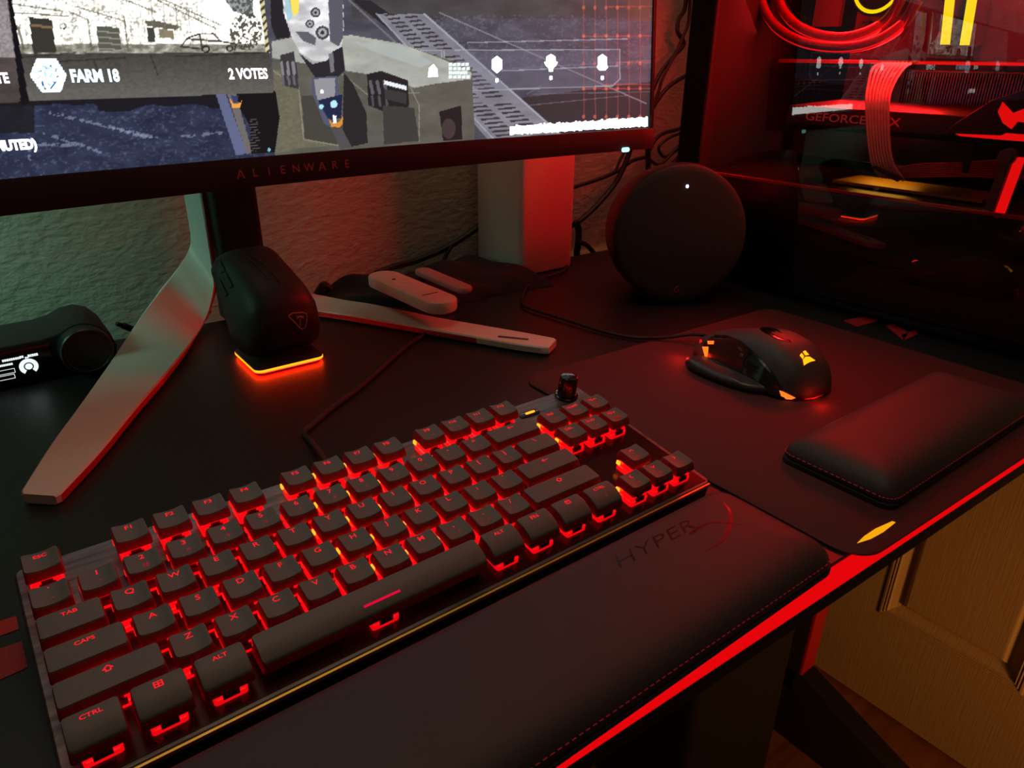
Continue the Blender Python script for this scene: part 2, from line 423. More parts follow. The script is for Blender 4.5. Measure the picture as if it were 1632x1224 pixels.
def paint(px, py):
    """the game menu shown on the screen, colours 0..255"""
    n = len(px); C_ = np.zeros((n, 3)); nz = lambda sx, sy, sd=0, o=4: fbm(px / sx, py / sy, o, sd)
    def put(mask, col, a=1.):
        col = np.asarray(col, float)
        aa = np.where(mask, a, 0.)[:, None] if np.isscalar(a) else (mask * a)[:, None]
        C_[:] = C_ * (1 - aa) + (col if col.ndim == 2 else col[None]) * aa
    def inp(poly):
        ins = np.zeros(n, bool); q = len(poly)
        for i in range(q):
            x1, y1 = poly[i]; x2, y2 = poly[(i + 1) % q]
            if y1 == y2: continue
            c = ((y1 > py) != (y2 > py)) & (px < (x2 - x1) * (py - y1) / (y2 - y1) + x1); ins ^= c
        return ins
    def seg(a, b, wd):
        a = np.array(a, float); b = np.array(b, float); d = b - a; L = d @ d
        t = np.clip(((px - a[0]) * d[0] + (py - a[1]) * d[1]) / L, 0, 1)
        return np.hypot(px - a[0] - t * d[0], py - a[1] - t * d[1]) < wd / 2
    def ell(cx, cy, rx, ry): return ((px - cx) / rx) ** 2 + ((py - cy) / ry) ** 2 < 1
    # ---- hangar floor, right part
    f = nz(30, 14, 1); g = nz(4, 3, 5)
    base = np.stack([62 + 34 * f, 62 + 34 * f, 72 + 38 * f], 1); C_[:] = base
    put((py < 30) & (px > 560), np.stack([62 + 20 * f, 60 + 20 * f, 60 + 20 * f], 1), .8)
    put(inp([(560, 0), (590, 0), (760, 120), (700, 110)]), (38, 38, 44), .9)
    spk = (g > .62) & (py > 24) & (py < 110) & (px > 640); put(spk, (105, 108, 125), .5)
    put(inp([(800, 160), (1040, 130), (1040, 215), (860, 215)]), (50, 48, 50), .85)
    # grated walkway
    band = inp([(600, 22), (676, 22), (905, 225), (780, 225)])
    put(band, np.stack([112 + 40 * f, 112 + 40 * f, 122 + 40 * f], 1))
    u = (py - 22) / 203.; xl = 600 + u * 180; xr = 676 + u * 229; tt = (px - xl) / (xr - xl)
    slat = band & (((py * .0 + (py + px * .10) / 7.0) % 1) < .45) & (((tt > .14) & (tt < .42)) | ((tt > .52) & (tt < .80))) & ((py % 78) > 8)
    put(slat, (52, 50, 56), .9)
    put(seg((556, 0), (650, 85), 3), (120, 120, 130), .8); put(seg((676, 22), (905, 225), 3), (170, 170, 185), .9); put(seg((600, 22), (790, 225), 2.5), (165, 165, 175), .8)
    put(seg((700, 20), (1030, 165), 2), (140, 140, 155), .8)
    for a, b in (((850, 150), (1040, 146)), ((842, 168), (1000, 152)), ((840, 150), (862, 137)), ((770, 112), (1040, 96))): put(seg(a, b, 1.5), (120, 120, 135), .6)
    # red hologram grid
    for x0 in (930, 948, 966, 984, 1002, 1020): put(seg((x0, -60), (x0 + 1, 190), 1.6), (205, 92, 78), .42)
    for y0, x0 in ((11, 970), (58, 930), (100, 985), (135, 960), (142, 930)): put(seg((x0, y0), (1040, y0 - 1), 1.7), (225, 90, 70), .55)
    for y0 in (12, 57, 101, 141, 186):
        for x0 in (930, 948, 966, 984, 1002, 1020): put(ell(x0, y0, 2.4, 3.2), (225, 105, 90), .7)
    put((px > 1000) & (py < 34), (120, 70, 50), .35)
    # info panel
    pan = inp([(725, 80), (988, 79), (988, 126), (978, 136), (725, 145)]); put(pan, (125, 125, 150), .25)
    for a, b in (((725, 80), (988, 79)), ((988, 79), (988, 126)), ((988, 126), (976, 137)), ((976, 137), (725, 145)), ((670, 82), (670, 142)), ((670, 80), (704, 80)), ((704, 80), (704, 140)), ((708, 80), (708, 142)), ((708, 142), (755, 140)), ((745, 68), (1000, 62)), ((800, 113), (985, 105))): put(seg(a, b, 1.6), (175, 175, 190), .75)
    # crate
    put(inp([(432, 66), (560, 58), (640, 70), (752, 108), (757, 225), (440, 250)]), np.stack([82 + 26 * f, 80 + 26 * f, 74 + 22 * f], 1))
    put(inp([(433, 66), (462, 60), (560, 56), (640, 70), (700, 92), (752, 116), (750, 126), (690, 134), (660, 140), (620, 122), (585, 118), (545, 112), (434, 92)]), np.stack([150 + 45 * f, 152 + 45 * f, 146 + 40 * f], 1))
    put(inp([(560, 66), (640, 72), (690, 100), (670, 108), (600, 84)]), (178, 186, 184), .7)
    put(inp([(436, 112), (470, 112), (480, 155), (545, 168), (545, 232), (480, 236), (438, 245)]), np.stack([96 + 30 * g, 94 + 28 * g, 78 + 22 * g], 1), .9)
    put(inp([(480, 152), (500, 152), (545, 200), (545, 232), (486, 222)]), (66, 66, 60), .9)
    for a, b in (((434, 92), (448, 94)), ((436, 113), (476, 140)), ((476, 140), (484, 222)), ((484, 222), (540, 232)), ((545, 118), (585, 150)), ((585, 150), (668, 148)), ((650, 130), (668, 168)), ((668, 168), (668, 225))): put(seg(a, b, 1.8), (160, 158, 145), .6)
    put(inp([(585, 118), (608, 113), (650, 128), (652, 170), (612, 178), (587, 168)]), (38, 37, 40))
    for x0 in (590, 601, 612): put(seg((x0, 130), (x0 + 4, 148), 5), (120, 118, 125), .7); put(seg((x0 + 3, 154), (x0 + 5, 168), 4), (100, 98, 105), .7)
    put(inp([(612, 128), (648, 137), (648, 144), (612, 134)]), (205, 210, 214)); put(inp([(612, 142), (648, 148), (648, 166), (614, 158)]), (58, 58, 58))
    put(inp([(446, 88), (468, 82), (474, 112), (476, 142), (450, 136)]), (60, 58, 62))
    for x0 in (449, 458, 467): put(seg((x0, 100), (x0 + 2, 118), 4.5), (150, 150, 155), .8); put(seg((x0 + 1, 122), (x0 + 3, 134), 4), (120, 120, 125), .7)
    put(inp([(610, 168), (660, 172), (668, 225), (612, 230)]), (62, 62, 60)); put(inp([(700, 178), (735, 168), (737, 222), (706, 224)]), (38, 34, 36)); put(ell(715, 205, 11, 16), (70, 58, 60))
    # suited arm and launcher in front of the crate
    put(inp([(430, -60), (448, -60), (462, 60), (440, 62), (432, 40)]), (40, 38, 44))
    put(inp([(448, -70), (545, -70), (548, 45), (544, 78), (530, 84), (520, 98), (500, 98), (478, 84), (466, 62), (452, 20)]), np.stack([176 + 60 * f, 176 + 60 * f, 178 + 60 * f], 1))
    put(inp([(520, -70), (546, -70), (547, 60), (540, 74), (526, 66), (524, 20)]), (92, 92, 104))
    put(inp([(462, -70), (478, -70), (476, 20), (468, 26), (460, 0)]), (215, 196, 80)); put(inp([(446, -60), (458, -60), (466, 30), (458, 34)]), (150, 190, 205), .8)
    for cx, cy, r_ in ((503, 20, 8), (494, 38, 7), (514, 52, 11)):
        put(ell(cx, cy, r_, r_), (72, 72, 80)); put(ell(cx, cy, r_ * .62, r_ * .62), (170, 172, 178)); put(ell(cx, cy, r_ * .3, r_ * .3), (50, 50, 55))
    put(inp([(470, 50), (490, 50), (504, 60), (502, 72), (484, 66)]), (98, 98, 108))
    put(inp([(476, 84), (498, 102), (522, 96), (530, 82), (546, 74), (550, 112), (540, 122), (505, 128)]), (44, 42, 48))
    put(inp([(524, 86), (531, 84), (533, 114), (527, 116)]), (120, 118, 124))
    put(inp([(496, 124), (538, 121), (540, 150), (545, 170), (530, 205), (516, 196), (498, 150)]), (84, 90, 112))
    put(inp([(500, 126), (534, 124), (534, 158), (506, 162)]), (150, 150, 156)); put(inp([(506, 160), (546, 150), (544, 188), (524, 192)]), (34, 42, 74))
    put(ell(532, 166, 5.5, 6), (160, 205, 215)); put(ell(512, 170, 3.5, 4), (150, 200, 215)); put(ell(513, 146, 3, 3), (235, 235, 235))
    put(inp([(524, 190), (530, 196), (541, 195), (547, 184), (547, 196), (541, 203), (528, 202)]), (205, 135, 50)); put(inp([(530, 184), (536, 184), (536, 196), (531, 196)]), (220, 220, 225))
    put(inp([(528, 204), (545, 204), (560, 236), (542, 238)]), (82, 80, 84))
    put(inp([(548, 116), (562, 132), (584, 180), (586, 228), (560, 234), (546, 206), (547, 160)]), (38, 37, 40), .93)
    # ---- lower left: wet rock floor
    lo = inp([(-900, 160), (438, 145), (438, 260), (-900, 420)])
    r1 = nz(26, 12, 9); r2 = nz(5, 3, 12); r3 = nz(60, 30, 21, 2)
    put(lo, np.stack([34 + 24 * r1 + 130 * np.clip(r2 - .56, 0, 1), 38 + 28 * r1 + 135 * np.clip(r2 - .56, 0, 1), 58 + 34 * r1 + 150 * np.clip(r2 - .56, 0, 1)], 1))
    dk = lo & (py < 172 + 12 * (r3 - .5) * 4 + (px > 0) * 0); put(dk, (26, 25, 30), .88); put(lo & (px < 55) & (py < 212), (30, 29, 32), .8)
    for a, b in (((80, 180), (250, 220)), ((70, 212), (160, 242)), ((48, 222), (46, 262)), ((180, 205), (245, 222)), ((290, 218), (352, 212)), ((60, 230), (120, 232))):
        put(seg(a, b, 5) & (r2 > .45) & lo, (150, 158, 185), .55)
    put(inp([(344, 150), (360, 150), (394, 245), (376, 247)]), (98, 106, 140)); put(inp([(362, 150), (376, 150), (402, 243), (394, 246)]), (112, 106, 104))
    put(inp([(378, 148), (440, 146), (446, 186), (438, 243), (400, 245), (398, 200), (384, 176)]), (24, 23, 26))
    for k in range(13): put(seg((399, 190 + k * 4.2), (408 + (k % 3) * 3, 190 + k * 4.2), 1.3), (120, 120, 120), .6)
    put(inp([(366, 156), (372, 166), (384, 164), (386, 158), (382, 172), (370, 172)]), (214, 140, 60)); put(inp([(368, 152), (380, 152), (378, 164), (372, 164)]), (60, 66, 100))
    put(ell(429, 239, 2.5, 3), (120, 190, 200))
    # ---- upper picture, above what the camera sees: plain pale noise, added for more screen light
    hi = py < -90; put(hi, np.stack([128 + 70 * nz(120, 60, 51, 2), 130 + 70 * nz(120, 60, 51, 2), 134 + 66 * nz(120, 60, 51, 2)], 1))
    # ---- map cards
    gap = inp([(2, -80), (14, -80), (46, 165), (34, 168)])
    left = inp([(-420, -80), (0, -80), (34, 162), (-420, 200)])
    put(left, np.stack([60 + 40 * f, 54 + 34 * f, 54 + 34 * f], 1)); put(left & (py < 92 - (px * .05)), np.stack([110 + 80 * g, 104 + 76 * g, 106 + 76 * g], 1))
    put(gap, (22, 21, 26))
    card = inp([(6, -80), (412, -80), (436, 148), (46, 161)])
    t = np.clip((py - 78) / 70., 0, 1)
    put(card, np.stack([56 + 34 * t + 22 * r2, 54 + 34 * t + 20 * r2, 50 + 34 * t + 18 * r2], 1))
    top = card & (py < 86 - (px - 40) * .008)
    br = nz(22, 16, 31); de = nz(3.2, 3.2, 37)
    v = 196 + 84 * br - 55 * np.clip((de - .52) * 5, 0, 1) * (px < 330)
    put(top, np.stack([v, v - 2, v - 14], 1)); put((top & (py > 70)).astype(float), (100, 96, 84), np.clip(nz(9, 5, 44) * 1.3, 0, .9))
    for a, b in (((18, 6), (100, 18)), ((20, 20), (110, 26)), ((120, 10), (200, 34)), ((200, 0), (250, 20)), ((250, 0), (345, 46)), ((262, 0), (352, 40)), ((28, 40), (38, 78)), ((140, 30), (146, 80)), ((198, 26), (204, 82)), ((232, 34), (285, 42)), ((110, 18), (140, 32))): put(seg(a, b, 2.4) & top, (96, 92, 78), .7)
    put(inp([(46, 27), (83, 31), (90, 84), (53, 85)]), (56, 56, 50)); put(seg((50, 40), (84, 44), 4), (150, 120, 90), .8)
    put(inp([(153, 41), (190, 44), (194, 80), (158, 81)]), (92, 92, 84))
    for k in range(4): put(seg((156, 50 + k * 9), (192, 53 + k * 9), 2), (190, 188, 172), .6)
    put(ell(101, 42, 6, 5) & ~ell(101, 42, 4, 3), (60, 60, 55))
    put(inp([(228, 34), (246, 32), (288, 42), (280, 48), (236, 42)]), (104, 100, 88)); put(inp([(234, 44), (246, 44), (248, 68), (236, 68)]), (70, 70, 66)); put(inp([(252, 46), (276, 48), (278, 62), (254, 60)]), (120, 108, 80), .8)
    for k in range(6): put(seg((240 + k * 20, -4 + k * 7), (243 + k * 20, 40 + k * 3), 1.6) & top, (130, 128, 118), .6)
    put(inp([(345, -80), (402, -80), (404, 28), (372, 18), (350, -10)]), np.stack([70 + 80 * (de > .5), 76 + 76 * (de > .5), 78 + 70 * (de > .5)], 1), .9)
    put(card & (((px - 392) / 26) ** 2 + ((py - 50) / 30) ** 2 < 1) & (de > .47), (70, 66, 58), .85)
    # wrecked car
    for a, b in (((288, 74), (300, 60)), ((300, 60), (318, 54)), ((318, 54), (340, 54)), ((340, 54), (352, 66)), ((352, 66), (376, 70)), ((376, 70), (374, 80)), ((288, 74), (320, 78)), ((318, 54), (322, 76)), ((300, 62), (350, 66))): put(seg(a, b, 3), (56, 54, 50), .85)
    put(ell(328, 78, 7, 6) & ~ell(328, 78, 4, 3.5), (50, 48, 45)); put(ell(366, 77, 6, 5) & ~ell(366, 77, 3, 3), (50, 48, 45))
    hz = inp([(402, -80), (412, -80), (430, 84), (424, 84)]); put(hz, (205, 196, 150)); put(hz & (((py + px) / 13 % 1) < .45), (50, 46, 40), .85)
    for a, b in (((30, 92), (120, 84)), ((150, 96), (160, 128)), ((240, 88), (252, 120)), ((60, 100), (200, 92)), ((280, 90), (420, 84))): put(seg(a, b, 2.2) & card, (40, 38, 36), .6)
    for cx in (75, -345 + 60):
        hx = inp([(cx - 27, 120), (cx - 17, 94), (cx + 14, 94), (cx + 31, 120), (cx + 22, 146), (cx - 8, 147)]); put(hx, (225, 245, 255))
        for a in range(0, 360, 40):
            x2, y2 = cx + 2 + 17 * math.cos(math.radians(a)), 120 + 17 * math.sin(math.radians(a)); put(seg((x2, y2), (cx + 2 + 13 * math.cos(math.radians(a + 14)), 120 + 13 * math.sin(math.radians(a + 14))), 2.4) & hx, (60, 110, 160), .8)
        put(ell(cx + 2, 116, 7, 9) & ~ell(cx + 2, 116, 4, 6) & hx, (120, 170, 210), .7)
        for a, b in (((cx - 8, 132), (cx - 3, 142)), ((cx + 12, 132), (cx + 6, 142))): put(seg(a, b, 3), (30, 90, 160), .9)
    # the panel darkens nowhere else: rest of the image far left and above continues as is
    return np.clip(C_, 0, 255)

def monitor():
    t = thing('curved_monitor', 'wide curved monitor showing a game menu, on a white forked stand', 'monitor', (230, 380, 0))
    def shell(s0, s1, h0, h1, o0, o1, n=48):
        m = MB(); rings = []
        for i in range(n + 1):
            s = s0 + (s1 - s0) * i / n; rings.append([MS(s, h0, o0), MS(s, h1, o0), MS(s, h1, o1), MS(s, h0, o1)])
        m.loft(rings); return m
    # housing
    obj('housing', shell(-400, 400, 2, SH + 28, -34, -4), M['bezel'], t, bevel=3)
    fr = MB()
    for a in ((-400, 400, 0, 20.6, -6, 3), (-400, 400, SH + 22, SH + 29, -6, 2), (-400, -396, 20.6, SH + 22, -6, 2), (396, 400, 20.6, SH + 22, -6, 2)):
        q = shell(*a); fr.add(q.v, q.f)
    obj('bezel', fr, M['bezel'], t, bevel=.8)
    # screen picture, one colour per vertex
    sa_ = np.concatenate([np.arange(-396, -240, 4.), np.arange(-240, 396.1, .66)]); ha = np.concatenate([np.arange(20.6, 172, .66), np.arange(172, SH + 22, 5.)])
    ns, nh = len(sa_), len(ha)
    Sg, Hg = np.meshgrid(sa_, ha); a = Sg / RC; x = RC * np.sin(a); y = -RC * (1 - np.cos(a)) - .5
    c, sn = math.cos(YAW), math.sin(YAW)
    V = np.stack([XC + c * x - sn * y, YC + sn * x + c * y + Hg * TILT, ZB + Hg], -1).reshape(-1, 3)
    cc = (V - CAM) @ R.T; px = 816 + FPX * cc[:, 0] / cc[:, 2]; py = 612 + FPX * cc[:, 1] / cc[:, 2]
    rgb = paint(px, py) / 255.; lin = np.where(rgb < .04045, rgb / 12.92, ((rgb + .055) / 1.055) ** 2.4)
    lum = lin.max(1, keepdims=True); lin = lin * (1 + 3.5 * np.clip(lum - .55, 0, 1))
    me = bpy.data.meshes.new('screen'); og = WO[t.name]
    idx = np.arange(ns * nh).reshape(nh, ns); q = np.stack([idx[:-1, :-1], idx[:-1, 1:], idx[1:, 1:], idx[1:, :-1]], -1).reshape(-1, 4)
    me.vertices.add(len(V)); me.vertices.foreach_set('co', ((V - og) * .001).ravel())
    me.loops.add(q.size); me.loops.foreach_set('vertex_index', q.ravel().astype(np.int32))
    me.polygons.add(len(q)); me.polygons.foreach_set('loop_start', (np.arange(len(q)) * 4).astype(np.int32))
    me.update(calc_edges=True); me.validate()
    at = me.color_attributes.new('picture', 'FLOAT_COLOR', 'POINT'); at.data.foreach_set('color', np.concatenate([lin, np.ones((len(lin), 1))], 1).ravel())
    m = bpy.data.materials.new('screen_picture'); m.use_nodes = True; nt = m.node_tree; b = nt.nodes['Principled BSDF']
    b.inputs['Base Color'].default_value = (.006, .006, .006, 1); b.inputs['Roughness'].default_value = .35; b.inputs['Specular IOR Level'].default_value = .25
    an = nt.nodes.new('ShaderNodeAttribute'); an.attribute_name = 'picture'; nt.links.new(an.outputs['Color'], b.inputs['Emission Color']); b.inputs['Emission Strength'].default_value = 1.0
    me.materials.append(m); so = link('screen', me, t); WO[so.name] = og
    # texts and icons of the menu: flat glowing shapes on the screen
    def scr(mb, body, px_, py_, hpx, wpx=None, ang=None, **k):
        s0, h0 = mon_sh(px_, py_); s1, h1 = mon_sh(px_, py_ - hpx); size = abs(h1 - h0) * 1.38
        vs, fs = text_mesh(body, size, align='LEFT', **k)
        xs = 1.
        if wpx: se, _ = mon_sh(px_ + wpx, py_); xs = (se - s0) / max(v[0] for v in vs)
        mb.add([MS(s0 + v[0] * xs, h0 + v[1] + (h1 - h0) * .5, .9) for v in vs], fs)
    m = MB(); scr(m, 'FARM 18', 114, 132, 20, 78, bold=.45); obj('screen_text', m, M['ui_blue'], so, smooth=False)
    m = MB(); scr(m, '2 VOTES', 365, 127, 17, 62, bold=.25); obj('screen_text', m, M['ui_white'], so, smooth=False)
    m = MB(); scr(m, 'VOTE', -32, 134, 17, 48, bold=.25); obj('screen_text', m, M['ui_white'], so, smooth=False)
    m = MB(); scr(m, '(MUTED)', -12, 242, 16, 73, bold=.4); obj('screen_text', m, M['ui_white'], so, smooth=False)
    def plate(mb, pts, o_=.9): q_ = [MS(*mon_sh(*p), o_) for p in pts]; mb.add(q_, [tuple(range(len(q_)))])
    for i, cx in enumerate((791, 877, 959)):
        cy = (103, 99, 99)[i]
        m = MB()
        sh = [(0, -14), (8, -8), (8, 7), (0, 14), (-8, 7), (-8, -8)] if i == 0 else [(0, -13), (7, -9), (8, -1), (11, 0), (8, 6), (4, 9), (3, 15), (-3, 15), (-4, 9), (-8, 6), (-11, 0), (-8, -1), (-7, -9)] if i == 1 else [(0, -13), (7, -8), (7, 4), (9, 8), (5, 13), (-5, 13), (-9, 8), (-7, 4), (-7, -8)]
        plate(m, [(cx + a_, cy + b_) for a_, b_ in sh]); plate(m, [(cx - 2, cy + 22), (cx + 2, cy + 22), (cx + 2.4, cy + 27), (cx - 1, cy + 29), (cx - 2.4, cy + 27)]); obj('screen_icon', m, M['ui_white'], so, smooth=False)
    m = MB()
    for k in range(4):     # small blurred caption beside the icons
        y0 = 100 + k * 6.6; w_ = (33, 35, 30, 35)[k]
        for j in range(5):
            x0 = 714 + j * w_ / 5; plate(m, [(x0, y0 + (j % 2)), (x0 + 5.8, y0 - .3), (x0 + 5.8, y0 + 5), (x0, y0 + 5.6)])
    o_ = obj('screen_caption', m, M['readout'], so, smooth=False); o_['kind'] = 'stuff'; m = MB()
    plate(m, [(683, 108), (690, 102), (696, 110), (697, 122), (681, 123)])
    obj('screen_icon', m, M['ui_white'], so, smooth=False)
    # bright ticker line along the lower right edge
    m = MB(); random.seed(8); n = 74
    for i in range(n):
        x0 = 812 + (1031 - 812) * i / n; x1 = x0 + 219 / n * (1.02 if i not in (17, 38) else .8)
        yt = 202.5 - (x0 - 812) / 219 * 14.5 - random.uniform(0, 3.2); yb = 214.5 - (x0 - 812) / 219 * 13.5 + random.uniform(-1.2, .8)
        plate(m, [(x0, yb), (x1, yb), (x1, yt), (x0, yt)])
    obj('screen_ticker', m, M['ui_cream'], so, smooth=False)['kind'] = 'stuff'
    # maker lettering, spaced capitals on the bezel
    m = MB(); s0 = mon_sh(376, 274)[0]; s1 = mon_sh(553, 257)[0]
    L = 'ALIENWARE'
    for i, ch in enumerate(L):
        s_ = s0 + 2 + (s1 - s0 - 4) * i / 8
        if ch == 'A':
            for k in ((-2.6, -3, 0, 3.2), (2.6, -3, 0, 3.2)):
                x0_, y0_, x1_, y1_ = k; m.add([MS(s_ + x0_ - .5, 10 + y0_, 3.15), MS(s_ + x0_ + .5, 10 + y0_, 3.15), MS(s_ + x1_ + .5, 10 + y1_, 3.15), MS(s_ + x1_ - .5, 10 + y1_, 3.15)], [(0, 1, 2, 3)])
            m.add([MS(s_ - .8, 8.6, 3.15), MS(s_ + .8, 8.6, 3.15), MS(s_ + .8, 9.4, 3.15), MS(s_ - .8, 9.4, 3.15)], [(0, 1, 2, 3)])
        else:
            vs, fs = text_mesh(ch, 8.6); m.add([MS(s_ + v[0], 10 + v[1], 3.15) for v in vs], fs)
    obj('lettering', m, M['letter_red'], t, smooth=False)['label'] = 'dull red spaced capitals ALIENWARE'
    # power light
    m = MB(); s_, h_ = mon_sh(993, 236.5); rings = []
    for o_ in (2.6, 4.0): rings.append([MS(s_ + a_, h_ - 1.0 + b_, o_) for a_, b_ in rr(10, 4.4, 2.1, 4)])
    m.loft(rings); obj('power_light', m, M['cyan'], t)['label'] = 'glowing cyan power light'
    # ------------ stand
    m = MB(); prof = [(0, 12), (0, 300)]
    m.pillow(240, 440, 46, 42, 6, [(0, 1), (0, 300)]); obj('neck', m, M['black'], t)
    m = MB(); m.pillow(234, 372, 70, 110, 6, [(0, 282), (0, 352)], n=4); obj('mount', m, M['black'], t, bevel=1)
    m = MB(); m.loft([[(224, 419.6, 140), (246, 419.6, 140), (240, 419.6, 131), (230, 419.6, 131)], [(224, 418.2, 140), (246, 418.2, 140), (240, 418.2, 131), (230, 418.2, 131)]]); obj('cable_clip', m, M['black_matte'], t)
    # white fork: outer/inner rails from the toe to the top of the neck
    LL = [Z(33, 781, 9), Z(82, 705, 10.5), Z(130, 640, 12), Y(178, 572, 351), Y(224, 504, 404), Y(262, 454, 436), Y(287, 421, 446), Y(299, 400, 450), Y(303, 380, 450), Y(299, 350, 450), Y(292, 312, 450), Y(284, 240, 450), Y(272, 120, 450)]
    LR = [Z(97, 785, 7.5), Z(160, 718, 8), Z(212, 655, 8.5), Z(258, 602, 9), Z(300, 552, 10), Y(322, 522, 410), Y(334, 494, 416), Y(341, 462, 421), Y(340, 440, 425), Y(334, 398, 430), Y(320, 308, 434), Y(310, 240, 434), Y(293, 120, 434)]
    RL = [Z(883, 538, 10), Z(840, 530, 10), Z(794, 522, 10), Z(696, 505, 10), Z(598, 485, 10), Z(552, 478, 10), Z(505, 469, 11), (290, 448, 18), (278, 456, 36), (272, 462, 70), (271, 464, 130), (271, 466, 200), (271, 468, 300)]
    RR = [Z(868, 554, 9), Z(830, 549, 9), Z(794, 543, 9), Z(696, 526, 9), Z(598, 509, 9), Z(552, 501, 9.5), Z(505, 494, 10), (272, 408, 15), (264, 420, 32), (264, 436, 70), (264, 442, 130), (264, 444, 200), (264, 446, 300)]
    for side in (1, -1):
        m = MB(); rings = []; edge = []; Lr, Rr = (catmull(LL, 5), catmull(LR, 5)) if side > 0 else (catmull(RL, 5), catmull(RR, 5))
        n = min(len(Lr), len(Rr))
        for i in range(n):
            a_, b_ = Lr[i].copy(), Rr[i].copy()
            i0, i1 = max(i - 1, 0), min(i + 1, n - 1)
            tn = (Rr[i1] + Lr[i1] - Rr[i0] - Lr[i0]); ac = Rr[i] - Lr[i]; nn = np.cross(ac, tn); nn /= np.linalg.norm(nn)
            if i == 0 and nn[2] < 0: nn = -nn
            if i and nn @ pn < 0: nn = -nn
            pn = nn
            th = 7.5
            u_ = (b_ - a_) / np.linalg.norm(b_ - a_)
            rings.append([a_ + u_ * .0 - nn * 1.2, a_ + u_ * 1.2, b_ - u_ * 1.2, b_ - nn * 1.2, b_ - nn * (th - 1), b_ - u_ * 2 - nn * th, a_ + u_ * 2 - nn * th, a_ - nn * (th - 1)])
            edge.append((b_ - nn * 1.6 + u_ * .15, b_ - nn * (th - 1.2) + u_ * .15))
        # rounded toe
        a0, b0 = rings[0][1], rings[0][2]; cx_ = sum(np.array(p) for p in rings[0]) / 8; fwd = np.array([-.42 * side, -.9, 0]) * 3.5
        rings.insert(0, [cx_ + (np.array(p) - cx_) * np.array([.82, .82, .9]) + fwd for p in rings[0]])
        m.loft(rings); w_ = obj('white_leg', m, M['white'], t)
        w_['label'] = 'white flat stand leg, wide at the heel' if side > 0 else 'white flat stand leg running behind the docked mouse'
        v_ = []; f_ = []
        if side < 0: edge = edge[12:36]
        for i, (p, q_) in enumerate(edge): v_ += [p, q_]
        for i in range(len(edge) - 1): f_.append((2 * i, 2 * i + 1, 2 * i + 3, 2 * i + 2))
        e_ = MB(); e_.add(v_, f_); obj('leg_edge_reflection', e_, M['red_trim'], t)['label'] = 'inner edge of the stand leg, coloured like a red reflection'  # red reflection along the edge, painted as a coloured strip
        if side < 0:
            sl = MB(); A_ = Z(794, 536, 9.6); B_ = Z(842, 541, 9.6); d_ = (B_ - A_); pr = np.array([-d_[1], d_[0], 0]); pr = pr / np.linalg.norm(pr) * 1.6
            sl.poly([A_ - pr, B_ - pr, B_ + pr, A_ + pr], .4, (0, 0, 1)); obj('slot', sl, M['grey'], w_)
monitor()

